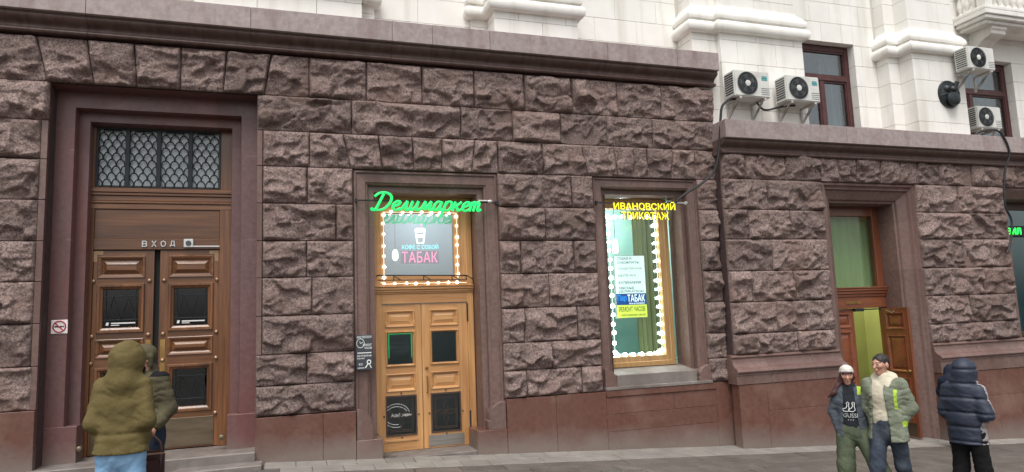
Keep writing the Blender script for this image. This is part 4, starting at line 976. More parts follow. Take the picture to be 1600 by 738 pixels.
m = MB(); m.box(9.3, 12.6, 2.6, 2.65, -.7, 4.2); m.box(9.30, 9.33, .55, 2.6, -.7, 4.2); m.box(12.57, 12.6, .55, 2.6, -.7, 4.2); m.box(9.3, 12.6, .55, 2.6, 4.15, 4.2); m.box(10.98, 12.6, .53, .56, -.7, 4.2)
sub('hall_wall', m, GW, f4)
m = MB(); m.box(9.3, 12.6, .5, 2.6, -.72, -.662); sub('hall_floor', m, STEP, f4)
m = MB(); m.lathe([(.22, 0), (.22, -.06), (.1, -.09), (.01, -.095)], (11.0, 1.6, 4.15), 20); hl = thing('ceiling_lamp', 'round lamp on the ceiling of the green hall behind the open door', 'lamp', (11.0, 1.6, 4.15)); sub('shade', m, emit('lamp_glass', (1, .97, .88, 1), 110), hl, smooth=True)
def red_leaf(w):
    m = MB(); m.v = []; return m
m = MB(); d = leaf('door', 9.60, 10.17, -.655, 1.71, Y4+.04, WD3, WD3H, [(9.68, 10.09, 1.36, 1.63), (9.68, 10.09, .45, 1.29), (9.68, 10.09, -.05, .38), (9.68, 10.09, -.56, -.12)])
tag(d, 'closed red-brown leaf beside the lime green hall')
for q in ((9.68, 10.09, 1.36, 1.63), (9.68, 10.09, .45, 1.29), (9.68, 10.09, -.05, .38), (9.68, 10.09, -.56, -.12)): panel(d, *q, Y4+.04, WD3H, .014, .045)
# open leaf: built flat, then swung out about its hinge
def swing(o, ang, px, py):
    M_ = Matrix.Translation((px, py, 0)) @ Matrix.Rotation(ang, 4, 'Z') @ Matrix.Translation((-px, -py, 0))
    o.data.transform(M_)
hx, hy = 10.87, Y4+.0
Hs = [(10.36, 10.80, 1.30, 1.62), (10.36, 10.80, .52, 1.20), (10.36, 10.80, .16, .42), (10.36, 10.80, -.30, .08)]
d = leaf('door', 10.28, 10.87, -.63, 1.70, hy, WD3, WD3H, Hs); tag(d, 'red-brown leaf swung open towards the street')
ch = [d]
for q in Hs: ch.append(panel(d, *q, hy, WD3H, .014, .045))
for q in Hs:
    m = MB(); m.loft_rect(q[0], q[1], q[2], q[3], [(0, hy+.045), (0, hy+.067), (.02, hy+.07), (.045, hy+.05), (.05, hy+.035), (.10, hy+.05)]); ch.append(sub('panel', m, WD3H, d))
m = MB(); m.box(10.33, 10.83, hy+.054, hy+.061, -.61, -.38); ch.append(sub('kick_plate', m, pm('dark_plate', C(90, 74, 62), C(72, 60, 52), 4, .45, metal=.5), d))
m = MB(); m.lathe([(.02, 0), (.02, .03), (.012, .045), (.03, .05), (.03, .075), (.005, .08)], (10.33, hy+.055, .55), 12, 'y'); ch.append(sub('knob', m, BRASS, d))
m = MB(); m.tube([(10.75, hy+.07, 1.66), (10.55, hy+.10, 1.60), (10.35, hy+.30, 1.64)], .01, 6); ch.append(sub('closer_arm', m, STEEL, d))
for o in ch: swing(o, rad(88), hx, hy)
m = MB(); m.box(10.16, 10.36, Y4-.03, Y4+.04, 1.655, 1.712); m.tube([(10.36, Y4-.01, 1.69), (10.7, Y4-.10, 1.69)], .012, 6); sub('closer', m, IRON, f4)

# ---------------------------------------------------------------- window at the far right with a green light sign
m = MB(); m.box(13.70, 13.78, .25, .35, 1.03, 3.77); m.box(13.78, 15.7, .25, .35, 3.62, 3.77); m.box(13.78, 15.7, .25, .35, 1.03, 1.12); m.box(14.9, 14.98, .25, .35, 1.12, 3.62)
fw_ = part('shop_window', m, plain('dark_frame', C(70, 52, 48), .5), bevel=.005)
m = MB(); m.box(13.78, 15.7, .29, .296, 1.12, 3.62); sub('pane', m, glass('teal_glass', (.6, .82, .84, 1), 4), fw_)
m = MB(); m.box(13.6, 19, 1.6, 1.65, .8, 4.0); m.box(13.6, 13.63, .4, 1.6, .8, 4); m.box(13.6, 19, .4, 1.6, 3.95, 4.0); m.box(18.97, 19, .4, 1.6, .8, 4); m.box(13.6, 19, .4, 1.6, .8, .85); sub('room_wall', m, pm('teal_wall', C(150, 190, 192), C(120, 165, 170), 2, .8), fw_)
gs = thing('light_sign', 'green lit letters in the window at the far right edge', 'sign', (14.1, .2, 3.15))
child('lettering', text_mesh('УСВИЛ', .66, .135, .012, emit('green_diode', C(40, 240, 80), 2.0), offset=.01), gs, (14.16, .2, 3.17))
m = MB(); m.box(13.8, 15.0, .215, .235, 3.06, 3.28); sub('panel', m, BLACK, gs)
# ================================================================ people
class Field:
    """signed distance grid; shapes are blended in, then meshed with surface nets"""
    def __init__(s, lo, hi, h):
        s.h = h; s.lo = np.array(lo, float); s.n = np.ceil((np.array(hi)-s.lo)/h).astype(int)+1
        s.F = np.full(s.n, .3, np.float32)
    def block(s, lo, hi):
        a = np.clip(np.floor((np.array(lo)-s.lo)/s.h).astype(int), 0, s.n-1); b = np.clip(np.ceil((np.array(hi)-s.lo)/s.h).astype(int)+1, 1, s.n)
        sl = tuple(slice(i, j) for i, j in zip(a, b))
        ax = [s.lo[k]+s.h*np.arange(a[k], b[k]) for k in range(3)]
        return sl, np.stack(np.meshgrid(*ax, indexing='ij'), -1)
    def blend(s, sl, d, k):
        f = s.F[sl]
        if k <= 0: s.F[sl] = np.minimum(f, d); return
        t = np.clip(.5+.5*(f-d)/k, 0, 1); s.F[sl] = f+(d-f)*t - k*t*(1-t)
    def cone(s, a, b, ra, rb, k=.03, flat=1., pad=.08):
        """tapered capsule; flat squeezes it front to back"""
        a, b = np.array(a, float), np.array(b, float); r = max(ra, rb)+pad
        sl, P = s.block(np.minimum(a, b)-r, np.maximum(a, b)+r)
        w = np.array([1, 1/flat, 1]); A, Bb, Q = a*w, b*w, P*w
        d = Bb-A; t = np.clip(((Q-A)@d)/max(d@d, 1e-9), 0, 1)
        D = np.linalg.norm(Q-A-t[..., None]*d, axis=-1)-(ra+(rb-ra)*t)
        s.blend(sl, (D*min(1., flat*1.1)).astype(np.float32), k)
    def ell(s, c, r, k=.02, R=None, pad=.06, sub=False):
        c, r = np.array(c, float), np.array(r, float); m = r.max()+pad
        sl, P = s.block(c-m, c+m); Q = P-c
        if R is not None: Q = Q@R
        q = np.linalg.norm(Q/r, axis=-1); g = np.linalg.norm(Q/(r*r), axis=-1)
        D = (q*(q-1)/np.maximum(g, 1e-6)).astype(np.float32)
        if sub:
            f = s.F[sl]; t = np.clip(.5-.5*(f+D)/max(k, 1e-6), 0, 1); s.F[sl] = f+(-D-f)*t + k*t*(1-t)
        else: s.blend(sl, D, k)
    def grid(s): return s.block(s.lo, s.lo+s.h*(s.n-1))[1]
    def warp(s, fn): s.F += fn(s.grid()).astype(np.float32)
    def cut(s, fn): s.F = np.maximum(s.F, fn(s.grid()).astype(np.float32))
    def mesh(s, name, mats, pick=None, smooth_it=1):
        F = s.F; F[0], F[-1], F[:, 0], F[:, -1], F[:, :, 0], F[:, :, -1] = .2, .2, .2, .2, .2, .2
        S = F < 0
        cs = np.zeros([x-1 for x in F.shape], np.int8)
        off = [(i, j, k) for i in (0, 1) for j in (0, 1) for k in (0, 1)]
        nx, ny, nz = cs.shape
        for i, j, k in off: cs += S[i:i+nx, j:j+ny, k:k+nz]
        cell = np.argwhere((cs > 0) & (cs < 8)); idm = np.full(cs.shape, -1, np.int64); idm[tuple(cell.T)] = np.arange(len(cell))
        acc = np.zeros((len(cell), 3)); cnt = np.zeros(len(cell))
        for a in off:
            for ax in range(3):
                if a[ax]: continue
                b = list(a); b[ax] = 1
                fa = F[tuple((cell+a).T)]; fb = F[tuple((cell+b).T)]; mk = (fa < 0) != (fb < 0)
                t = np.where(mk, fa/np.where(fa-fb == 0, 1, fa-fb), 0)
                p = np.repeat(np.array(a, float)[None], len(cell), 0); p[:, ax] += t
                acc[mk] += p[mk]; cnt += mk
        V = s.lo + (cell + acc/np.maximum(cnt, 1)[:, None])*s.h
        Q = []
        for ax in range(3):
            sl0 = [slice(1, -1)]*3; sl0[ax] = slice(0, -1); sl1 = list(sl0); sl1[ax] = slice(1, None)
            a, b = S[tuple(sl0)], S[tuple(sl1)]; e = np.argwhere(a != b); neg = a[tuple(e.T)]
            base = e.copy()
            for o in range(3):
                if o != ax: base[:, o] += 1
            u, v = [(1, 2), (2, 0), (0, 1)][ax]
            def cid(du, dv):
                c = base.copy(); c[:, u] -= du; c[:, v] -= dv; return idm[tuple(c.T)]
            q = np.stack([cid(1, 1), cid(0, 1), cid(0, 0), cid(1, 0)], 1); q[~neg] = q[~neg][:, ::-1]; Q.append(q)
        Q = np.concatenate(Q); Q = Q[(Q >= 0).all(1)]
        for _ in range(smooth_it):          # gentle relaxation
            acc = np.zeros_like(V); c = np.zeros(len(V))
            for i in range(4):
                np.add.at(acc, Q[:, i], V[Q[:, (i+1) % 4]]); np.add.at(c, Q[:, i], 1)
            V = .5*V+.5*acc/np.maximum(c, 1)[:, None]
        me = bpy.data.meshes.new(name)
        me.vertices.add(len(V)); me.vertices.foreach_set('co', V.ravel()); me.loops.add(Q.size); me.loops.foreach_set('vertex_index', Q.ravel().astype(np.int32))
        me.polygons.add(len(Q)); me.polygons.foreach_set('loop_start', np.arange(0, Q.size, 4, dtype=np.int32)); me.update(calc_edges=True)
        for m in mats: me.materials.append(m)
        if pick is not None: me.polygons.foreach_set('material_index', pick(V[Q].mean(1)).astype(np.int32))
        me.polygons.foreach_set('use_smooth', [True]*len(Q)); return me

SKIN = pm('skin', C(194, 148, 127), C(180, 132, 113), 18, .55, spec=.4); LIP = plain('lips', C(184, 126, 112), .5); EYE = plain('eye_dark', C(52, 40, 36), .4)
BROW = plain('eyebrow', C(58, 44, 38), .8)
def cloth(name, a, b, scale=9, rough=.85, **k): return pm(name, C(*a), C(*b), scale, rough, bump=.55, bscale=38, bdist=.008, spec=.2, **k)

def rotz(a): return np.array([[math.cos(a), -math.sin(a), 0], [math.sin(a), math.cos(a), 0], [0, 0, 1]])
def rotx(a): return np.array([[1, 0, 0], [0, math.cos(a), -math.sin(a)], [0, math.sin(a), math.cos(a)]])
class Pose:
    """joints in metres for a 1.75 m adult, facing -Y; scaled by s"""
    def __init__(p, s, **j):
        d = dict(head=(0, -.01, 1.635), neck=(0, .01, 1.46), chest=(0, 0, 1.28), waist=(0, 0, 1.05), pelvis=(0, 0, .93),
                 shL=(.16, .01, 1.42), elL=(.215, .03, 1.14), wrL=(.22, -.05, .90), shR=(-.16, .01, 1.42), elR=(-.215, .03, 1.14), wrR=(-.22, -.05, .90),
                 hipL=(.09, 0, .92), knL=(.10, -.02, .50), anL=(.11, .02, .08), hipR=(-.09, 0, .92), knR=(-.10, -.02, .50), anR=(-.11, .02, .08))
        d.update(j); p.s = s; p.j = {k: np.array(v)*s for k, v in d.items()}; p.turn = 0.; p.tilt = 0.
    def __getitem__(p, k): return p.j[k]
    def hr(p): return rotz(p.turn)@rotx(p.tilt)

def body_mesh(p, h=.009, hands=(), female=False, hand_pose=None):
    s = p.s; f = Field((-.55*s, -.5*s, -.02), (.55*s, .5*s, 1.80*s), h); R = p.hr(); H = p['head']
    hd = lambda v: H+R@(np.array(v)*s)
    f.cone(p['pelvis'], p['waist'], .115*s, .105*s, .05, .75); f.cone(p['waist'], p['chest'], .11*s, .13*s, .05, .7); f.cone(p['chest'], (p['shL']+p['shR'])/2, .13*s, .085*s, .05, .7)
    f.cone(p['neck']-np.array([0, 0, .05*s]), hd((0, .015, -.07)), .058*s, .05*s, .02)
    for q in 'LR':
        f.cone(p['sh'+q], p['el'+q], .052*s, .04*s, .03); f.cone(p['el'+q], p['wr'+q], .04*s, .028*s, .02)
        f.cone(p['hip'+q], p['kn'+q], .08*s, .055*s, .03); f.cone(p['kn'+q], p['an'+q], .055*s, .036*s, .02); f.cone(p['an'+q], p['an'+q]+np.array([0, -.13*s, -.045*s]), .04*s, .03*s, .02)
    # head: skull, jaw, chin, brow, nose, ears
    f.ell(hd((0, .012, .03)), np.array((.074, .094, .088))*s, .02, R); f.cone(hd((0, -.01, -.02)), hd((0, -.045, -.088)), .062*s, .030*s, .03)
    f.cone(hd((-.035, -.062, -.012)), hd((.035, -.062, -.012)), .026*s, .026*s, .02)
    f.cone(hd((0, -.085, .012)), hd((0, -.105, -.028)), .009*s, .014*s, .012); f.cone(hd((0, -.078, -.055)), hd((0, -.080, -.057)), .02*s, .018*s, .012)
    f.cone(hd((-.03, -.078, .028)), hd((.03, -.078, .028)), .012*s, .012*s, .015)
    for sx in (-1, 1):
        f.ell(hd((sx*.030, -.098, .008)), np.array((.017, .014, .011))*s, .006, R, sub=True); f.ell(hd((sx*.030, -.080, .006)), np.array((.013, .012, .011))*s, .003, R)
        f.ell(hd((sx*.080, .012, -.005)), np.array((.010, .020, .032))*s, .006, R)
    # hands: palm, four curled fingers, a thumb from the side of the palm
    for q in 'LR':
        w = p['wr'+q]; d = w-p['el'+q]; d = d/np.linalg.norm(d); sx = 1 if q == 'L' else -1
        side = np.cross(d, np.array([sx, 0, 0.])); side = side/max(np.linalg.norm(side), 1e-6); front = side if side[1] < 0 else -side
        inn = np.cross(front, d); inn = inn/np.linalg.norm(inn)
        if inn[0]*sx > 0: inn = -inn
        pm_ = w+d*.075*s
        f.cone(w, pm_, .026*s, .028*s, .01)
        f.cone(pm_-front*.025*s, pm_+front*.025*s, .019*s, .019*s, .012)
        for k in range(4):
            o = (k-1.5)*.021*s; L = (.036, .042, .040, .030)[k]*s
            a = pm_+d*.012*s-front*o; b = a+d*L+inn*.010*s; c = b+d*L*.35+inn*L*.85
            f.cone(a, b, .0098*s, .0090*s, .002); f.cone(b, c, .0090*s, .0078*s, .002)
        t0 = w+d*.03*s+front*.03*s; t1 = t0+d*.04*s+front*.014*s+inn*.012*s; f.cone(t0, t1, .0115*s, .010*s, .008); f.cone(t1, t1+d*.026*s+inn*.012*s, .010*s, .0085*s, .004)
    Ri = R.T
    def pick(c):
        q = (c-H)@R/s; x, y, z = q[:, 0], q[:, 1], q[:, 2]; fr = y < -.045; o = np.zeros(len(c))
        o[fr & (np.abs(np.abs(x)-.030) < .014) & (np.abs(z-.007) < .0045)] = 2
        o[fr & (np.abs(np.abs(x)-.032) < .021) & (np.abs(z-.031-.1*(.03-np.abs(x))) < .004)] = 3
        o[fr & (np.abs(x) < .022) & (np.abs(z+.057) < .005)] = 1
        return o
    return f.mesh('body', [SKIN, LIP, EYE, BROW], pick)

def trousers(p, mats, h=.011, r=(.105, .082, .075), pick=None, fold=.007, crotch=.84, flat=.95):
    s = p.s; f = Field((-.5*s, -.6*s, .0), (.5*s, .6*s, 1.1*s), h)
    f.cone(p['pelvis']+np.array([0, 0, .06*s]), p['pelvis']-np.array([0, 0, .03*s]), .155*s, .165*s, .04, .78)
    for q in 'LR':
        f.cone(p['hip'+q], p['kn'+q], r[0]*s, r[1]*s, .03, flat); f.cone(p['kn'+q], p['an'+q]+np.array([0, 0, -.02*s]), r[1]*s, r[2]*s, .03)
    f.warp(lambda P: fold*.5*vnoise(P[..., 0]*9+3, P[..., 1]*9, P[..., 2]*9) + fold*.8*np.clip(1-4*np.abs(vnoise(P[..., 0]*8, P[..., 1]*8+5, P[..., 2]*15+P[..., 0]*9)), 0, 1) - fold*.4)
    f.cut(lambda P: P[..., 2]-1.04*s); f.cut(lambda P: .05*s-P[..., 2])
    return f.mesh('trousers', mats, pick)

def shoes(p, mat):
    m = MB(); s = p.s; out = []
    f = Field((-.5*s, -.7*s, -.03), (.5*s, .6*s, .25*s), .010)
    for q in 'LR':
        a = p['an'+q]; b = a+np.array([0, -.16*s, -.035*s]); f.cone(a+np.array([0, .02*s, -.03*s]), b, .047*s, .042*s, .02)
        f.cone(a+np.array([0, .045*s, -.055*s]), a+np.array([0, -.17*s, -.055*s]), .036*s, .04*s, .01)
    f.cut(lambda P: .001-P[..., 2])
    return f.mesh('shoes', [mat, PRINT], lambda c: (c[:, 2] < .022).astype(float))

def coat(p, mats, hem, h=.011, arm=(.068, .062, .052), chest=.165, waist=.162, hemr=.18, flat=.74, hood=None, collar=True, folds=.008, pick=None, quilt=None, open_front=None, name='jacket', zt=None, sleeves='LR', belt=None):
    s = p.s; f = Field((-.52*s, -.52*s, .5*s), (.52*s, .45*s, 1.86*s), h)
    f.cone(p['chest'], p['waist'], chest*s, waist*s, .05, flat); f.cone(p['waist'], p['pelvis']+np.array([0, 0, (hem-.93)*s]), waist*s, hemr*s, .05, flat)
    mid = (p['shL']+p['shR'])/2
    f.cone(p['chest'], mid-np.array([0, 0, .06*s]), chest*s, .14*s, .06, flat)
    f.cone(p['shL']*.72+p['shR']*.28+[0, 0, .0], p['shR']*.72+p['shL']*.28, .075*s, .075*s, .06)
    for q in sleeves:
        f.cone(p['sh'+q], p['el'+q], arm[0]*s, arm[1]*s, .045); f.cone(p['el'+q], p['wr'+q], arm[1]*s, arm[2]*s, .03)
    if collar: f.cone(p['neck']-np.array([0, 0, .03*s]), p['neck']+np.array([0, .0, .035*s]), .088*s, .082*s, .03)
    R = p.hr(); H = p['head']
    if hood == 'up':
        f.ell(H+R@np.array((0, .025, .025))*s, np.array((.128, .15, .142))*s, .05, R); f.cone(H+R@np.array((0, .04, -.06))*s, p['neck']+np.array([0, .03, -.02])*s, .115*s, .128*s, .05)
        f.ell(H+R@np.array((0, -.135, -.01))*s, np.array((.078, .10, .105))*s, .02, R, sub=True)
    if hood == 'down':
        f.cone(p['neck']+np.array([-.07, .055, .02])*s, p['neck']+np.array([.07, .055, .02])*s, .07*s, .07*s, .05); f.cone(p['neck']+np.array([-.085, .0, .0])*s, p['neck']+np.array([-.05, -.075, -.06])*s, .045*s, .03*s, .03); f.cone(p['neck']+np.array([.085, .0, .0])*s, p['neck']+np.array([.05, -.075, -.06])*s, .045*s, .03*s, .03)
    if belt: f.warp(lambda P: .012*np.exp(-((P[..., 2]-belt*s)/.016)**2))
    if quilt:
        f.warp(lambda P: .016*np.exp(-((((P[..., 2]/s-quilt[1]+.06*np.abs(P[..., 0])) % quilt[0])-quilt[0]/2)/.014)**2)-.004)
    f.warp(lambda P: folds*.35*vnoise(P[..., 0]*7+1, P[..., 1]*7, P[..., 2]*13+2) + folds*.75*np.clip(1-4*np.abs(vnoise(P[..., 0]*5+P[..., 2]*6, P[..., 1]*6, P[..., 2]*19-P[..., 0]*9)), 0, 1) + folds*.5*np.clip(1-3.5*np.abs(vnoise(P[..., 0]*11-P[..., 2]*10+3, P[..., 1]*11, P[..., 2]*33+P[..., 0]*16)), 0, 1) - folds*.35)
    f.cut(lambda P: hem*s-P[..., 2]+.006*vnoise(P[..., 0]*8, P[..., 1]*8, 1.5))
    if open_front:
        w0, w1, zc = open_front
        f.cut(lambda P: np.where(P[..., 1] < -.02*s, (w0+(w1-w0)*np.clip((1.45-P[..., 2]/s)/.6, 0, 1))*s-np.abs(P[..., 0]-zc*s), -1))
    return f.mesh(name, mats, pick)

def person(label, loc, heading, H): 
    o = thing('person', label, 'person', loc); o.rotation_euler = (0, 0, heading); return o
def wear(o, me, name=None):
    c = bpy.data.objects.new(name or me.name, me); COL.objects.link(c); c.parent = o; return c
def gz(x, y): return ground_z(x, y)

OLIVE = cloth('olive_jacket', (104, 92, 58), (90, 79, 48)); JEAN = cloth('light_jeans', (136, 172, 204), (116, 154, 190)); DOL = cloth('dark_olive_jacket', (88, 82, 62), (70, 66, 50)); BLK = cloth('black_cloth', (26, 26, 30), (20, 20, 23)); NAVYT = cloth('dark_jeans', (44, 52, 68), (34, 40, 54))
SHOE = plain('dark_shoe', C(34, 32, 32), .5)
# --- man in olive, his back to the street
x, y = -1.22, -3.72
P = Pose(.985, head=(-.03, -.03, 1.605), neck=(-.01, 0, 1.46), shL=(.15, .0, 1.415), shR=(-.15, .0, 1.415), elL=(.198, .04, 1.13), wrL=(.15, -.05, .98), elR=(-.198, .04, 1.13), wrR=(-.15, -.05, .98), hipL=(.085, 0, .92), hipR=(-.085, 0, .92), anL=(.13, .02, .08), anR=(-.12, .03, .08)); P.turn = -.25
o = person('person seen from behind in hooded olive jacket and light blue jeans at the oak doors', (x, y, gz(x, y)), math.pi-.15, 1.72)
wear(o, body_mesh(P)); wear(o, coat(P, [OLIVE], .885, arm=(.066, .064, .056), chest=.165, waist=.168, hemr=.206, hood='up', belt=1.04, folds=.0065)); wear(o, trousers(P, [JEAN], r=(.1, .084, .078))); wear(o, shoes(P, SHOE))
# --- man facing him, holding a bag
x, y = -1.17, -2.95
P = Pose(.965, head=(0, -.06, 1.60), elL=(.225, .04, 1.14), wrL=(.225, -.10, 1.01), shL=(.165, 0, 1.41), shR=(-.165, 0, 1.41)); P.turn = -.35; P.tilt = .12
o = person('person in dark olive coat and cap facing the one in the olive hood', (x, y, gz(x, y)), rad(-38), 1.68)
wear(o, body_mesh(P, .007)); wear(o, coat(P, [DOL, BLK], .80, arm=(.072, .066, .055), hood=None, folds=.011, pick=lambda c: ((c[:, 2] > 1.35) & (c[:, 0] > .10) & (c[:, 1] < .06) & (c[:, 2] > 1.39)).astype(float))); wear(o, trousers(P, [NAVYT])); wear(o, shoes(P, SHOE))
f = Field((-.25, -.35, 1.3), (.25, .25, 1.85), .007); Rm = P.hr(); hp = P['head']
f.ell(hp+Rm@np.array((0, .012, .045)), (.094, .115, .092), .01, Rm); f.cone(hp+Rm@np.array((-.05, -.10, .06)), hp+Rm@np.array((.05, -.10, .06)), .02, .02, .03); f.cone(hp+Rm@np.array((0, -.105, .052)), hp+Rm@np.array((0, -.128, .045)), .045, .04, .02, 1)
f.cone(hp+Rm@np.array((-.085, .03, .02)), hp+Rm@np.array((-.08, .03, -.06)), .025, .02, .02); f.cone(hp+Rm@np.array((.085, .03, .02)), hp+Rm@np.array((.08, .03, -.06)), .025, .02, .02)
f.ell(hp+Rm@np.array((0, -.16, -.02)), (.085, .10, .052), .01, Rm, sub=True); wear(o, f.mesh('cap', [DOL]))
f = Field((-.2, -.3, 1.3), (.2, .1, 1.7), .007); f.ell(hp+Rm@np.array((0, -.05, -.075)), (.07, .062, .055), .01, Rm); f.ell(hp+Rm@np.array((0, -.08, .0)), (.06, .06, .045), .01, Rm, sub=True); wear(o, f.mesh('beard', [BLK]))
# leather bag in his hand
LEA = pm('brown_leather', C(58, 34, 30), C(44, 25, 23), 14, .32, bump=.2, bscale=30); 
Mw = Matrix.Translation((x, y, gz(x, y))) @ Matrix.Rotation(rad(-38), 4, 'Z')
hand = Mw @ Vector((.222, -.175, .885))
bx, by, bz = hand.x, hand.y, hand.z
bag = thing('leather_bag', 'dark brown leather bag held beside the oak doors', 'bag', (bx, by, bz-.36))
m = MB(); m.box(bx-.125, bx+.125, by-.05, by+.05, bz-.37, bz-.11); sub('body', m, LEA, bag, bevel=.03, seg=3, smooth=True)
m = MB(); m.box(bx-.10, bx+.10, by-.075, by-.045, bz-.34, bz-.17); sub('pocket', m, LEA, bag, bevel=.02, seg=2, smooth=True)
m = MB(); m.tube([(bx-.10, by, bz-.12), (bx-.085, by, bz-.04), (bx-.04, by, bz+.005), (bx+.04, by, bz+.005), (bx+.085, by, bz-.04), (bx+.10, by, bz-.12)], .012, 8); sub('handle', m, LEA, bag, smooth=True)
m = MB(); m.box(bx-.13, bx+.13, by-.058, by-.048, bz-.135, bz-.125); m.box(bx-.02, bx+.0, by-.082, by-.075, bz-.20, bz-.18); sub('zip', m, STUD, bag)

# --- woman with white beanie
DEN = cloth('grey_denim', (84, 90, 98), (66, 72, 80)); TSH = cloth('black_sweatshirt', (40, 44, 50), (32, 35, 40)); OLT = cloth('olive_trousers', (88, 96, 76), (70, 78, 62)); BEAN = cloth('white_beanie', (206, 202, 194), (184, 180, 172)); HAIRR = pm('dark_red_hair', C(74, 36, 34), C(52, 26, 26), 30, .5, stretch=(6, 6, 1))
x, y = 6.24, -3.42
P = Pose(.885, head=(-.01, -.02, 1.625), elR=(-.215, .03, 1.15), wrR=(-.165, -.03, .96), elL=(.205, .06, 1.15), wrL=(.15, .0, .96), shL=(.145, .01, 1.41), shR=(-.145, .01, 1.41), hipL=(.09, 0, .92), knL=(.25, -.10, .53), anL=(.46, -.12, .11), hipR=(-.09, 0, .92), knR=(-.11, -.08, .50), anR=(-.12, -.10, .08)); P.turn = .12
o = person('person in white beanie and black printed sweatshirt walking beside the green parka', (x, y, gz(x, y)), rad(-46), 1.57)
wear(o, body_mesh(P, .0055)); wear(o, coat(P, [TSH], .86, arm=(.05, .046, .04), chest=.15, waist=.15, hemr=.162, name='sweatshirt', folds=.006))
wear(o, coat(P, [DEN, cloth('lime_panel', (172, 202, 74), (152, 184, 60))], .84, arm=(.066, .062, .054), chest=.166, waist=.17, hemr=.205, folds=.009, open_front=(.06, .10, -.01), pick=lambda c: ((c[:, 0] > .085) & (c[:, 0] < .125) & (c[:, 2] > 1.23) & (c[:, 1] < .02)).astype(float)))
wear(o, trousers(P, [OLT], r=(.118, .105, .108), fold=.009)); wear(o, shoes(P, SHOE))
hp, Rm, s = P['head'], P.hr(), P.s
f = Field((-.25, -.3, 1.2), (.25, .3, 1.72), .007); f.ell(hp+Rm@np.array((0, .018, .055))*s, np.array((.090, .110, .088))*s, .01, Rm); f.warp(lambda Q: .003*np.sin(np.arctan2(Q[..., 1], Q[..., 0])*30)); f.cut(lambda Q: ((hp+Rm@np.array((0, 0, .035))*s)[2]-Q[..., 2])+.25*(Q[..., 1]-hp[1])*-1); f.warp(lambda Q: .004*np.exp(-((Q[..., 2]-hp[2]-.075*s)/.006)**2)); wear(o, f.mesh('beanie', [BEAN]))
f = Field((-.3, -.3, 1.0), (.3, .3, 1.7), .008); f.ell(hp+Rm@np.array((0, .03, -.01))*s, np.array((.093, .095, .11))*s, .02, Rm); f.cone(hp+Rm@np.array((-.07, .03, -.06))*s, hp+np.array((-.17, -.02, -.22))*s, .045*s, .035*s, .03); f.cone(hp+np.array((-.17, -.02, -.22))*s, hp+np.array((-.24, -.03, -.27))*s, .035*s, .02*s, .03)
f.ell(hp+Rm@np.array((0, -.10, -.04))*s, np.array((.066, .085, .095))*s, .012, Rm, sub=True)
f.warp(lambda Q: .006*vnoise(Q[..., 0]*40, Q[..., 1]*40, Q[..., 2]*9)); wear(o, f.mesh('hair', [HAIRR]))
f = Field((-.12, -.2, 1.38), (.12, .0, 1.52), .005)
for k in range(7):
    a = -.055+.018*k; f.cone(hp+Rm@np.array((a, -.088+.3*abs(a)*abs(a)*10, .05))*s, hp+Rm@np.array((a*1.05, -.099+abs(a)*.35, .022))*s, .010*s, .006*s, .006)
wear(o, f.mesh('fringe', [HAIRR]))
# printed geese and wording on the sweatshirt, lying just off its front
def on_front(me, cx, cz, parent, lift=.006):
    """lay flat lettering against the front of the torso"""
    n = len(me.vertices); co = np.zeros(n*3); me.vertices.foreach_get('co', co); co = co.reshape(n, 3)
    X = co[:, 0]+cx; r = .160*P.s; yy = -np.sqrt(np.maximum(r*r-X*X, .0004))*.73-lift-.006
    me.vertices.foreach_set('co', np.stack([X, yy, co[:, 2]+cz], 1).ravel()); me.update(); return wear(parent, me)
s = P.s
on_front(text_mesh('GUSSI', .17*s, .052*s, .002, PRINT, offset=.01), -.005*s, 1.13*s, o, .012); on_front(text_mesh('• • •', .07*s, .012*s, .002, PRINT), -.005*s, 1.075*s, o, .012)
m = MB()
for ox, sc in ((-.035, 1), (.03, 1)):
    pts = [(ox-.045, 0, 1.185), (ox-.05, 0, 1.21), (ox-.01, 0, 1.225), (ox+.005, 0, 1.255), (ox-.002, 0, 1.285), (ox+.012, 0, 1.302), (ox+.028, 0, 1.292), (ox+.022, 0, 1.25), (ox+.03, 0, 1.20), (ox+.005, 0, 1.18), (ox-.045, 0, 1.185)]
    m.tube([(a*s, 0, b*s) for a, _, b in pts], .0042, 5, caps=False)
me = m.mesh('goose_print', PRINT); on_front(me, -.005*s, 0, o, .014)

# --- man in green parka and cream hoodie
PARK = cloth('green_parka', (128, 134, 117), (100, 107, 90)); LIME = cloth('lime_trim', (172, 202, 74), (152, 184, 60)); CRM = cloth('cream_hoodie', (206, 198, 178), (190, 182, 162)); DKJ = cloth('washed_dark_jeans', (62, 70, 82), (44, 50, 60), c4=C(96, 102, 110), s4=5); HAIRB = pm('short_dark_hair', C(40, 34, 32), C(28, 24, 23), 40, .6)
x, y = 6.39, -3.78
P = Pose(.975, head=(-.01, -.02, 1.635), elL=(.245, .06, 1.15), wrL=(.13, .01, 1.0), elR=(-.225, .08, 1.16), wrR=(-.13, .03, 1.0), shL=(.165, .01, 1.415), shR=(-.165, .01, 1.415), knL=(.10, .06, .50), anL=(.12, .26, .16), knR=(-.11, -.15, .51), anR=(-.13, -.20, .09)); P.turn = -.42
o = person('person in green parka with lime trim over a cream hoodie, walking', (x, y, gz(x, y)), rad(-60), 1.70)
wear(o, body_mesh(P, .0055)); wear(o, coat(P, [CRM], .90, arm=(.052, .048, .04), chest=.152, waist=.152, hemr=.152, name='hoodie', hood='down', folds=.007))
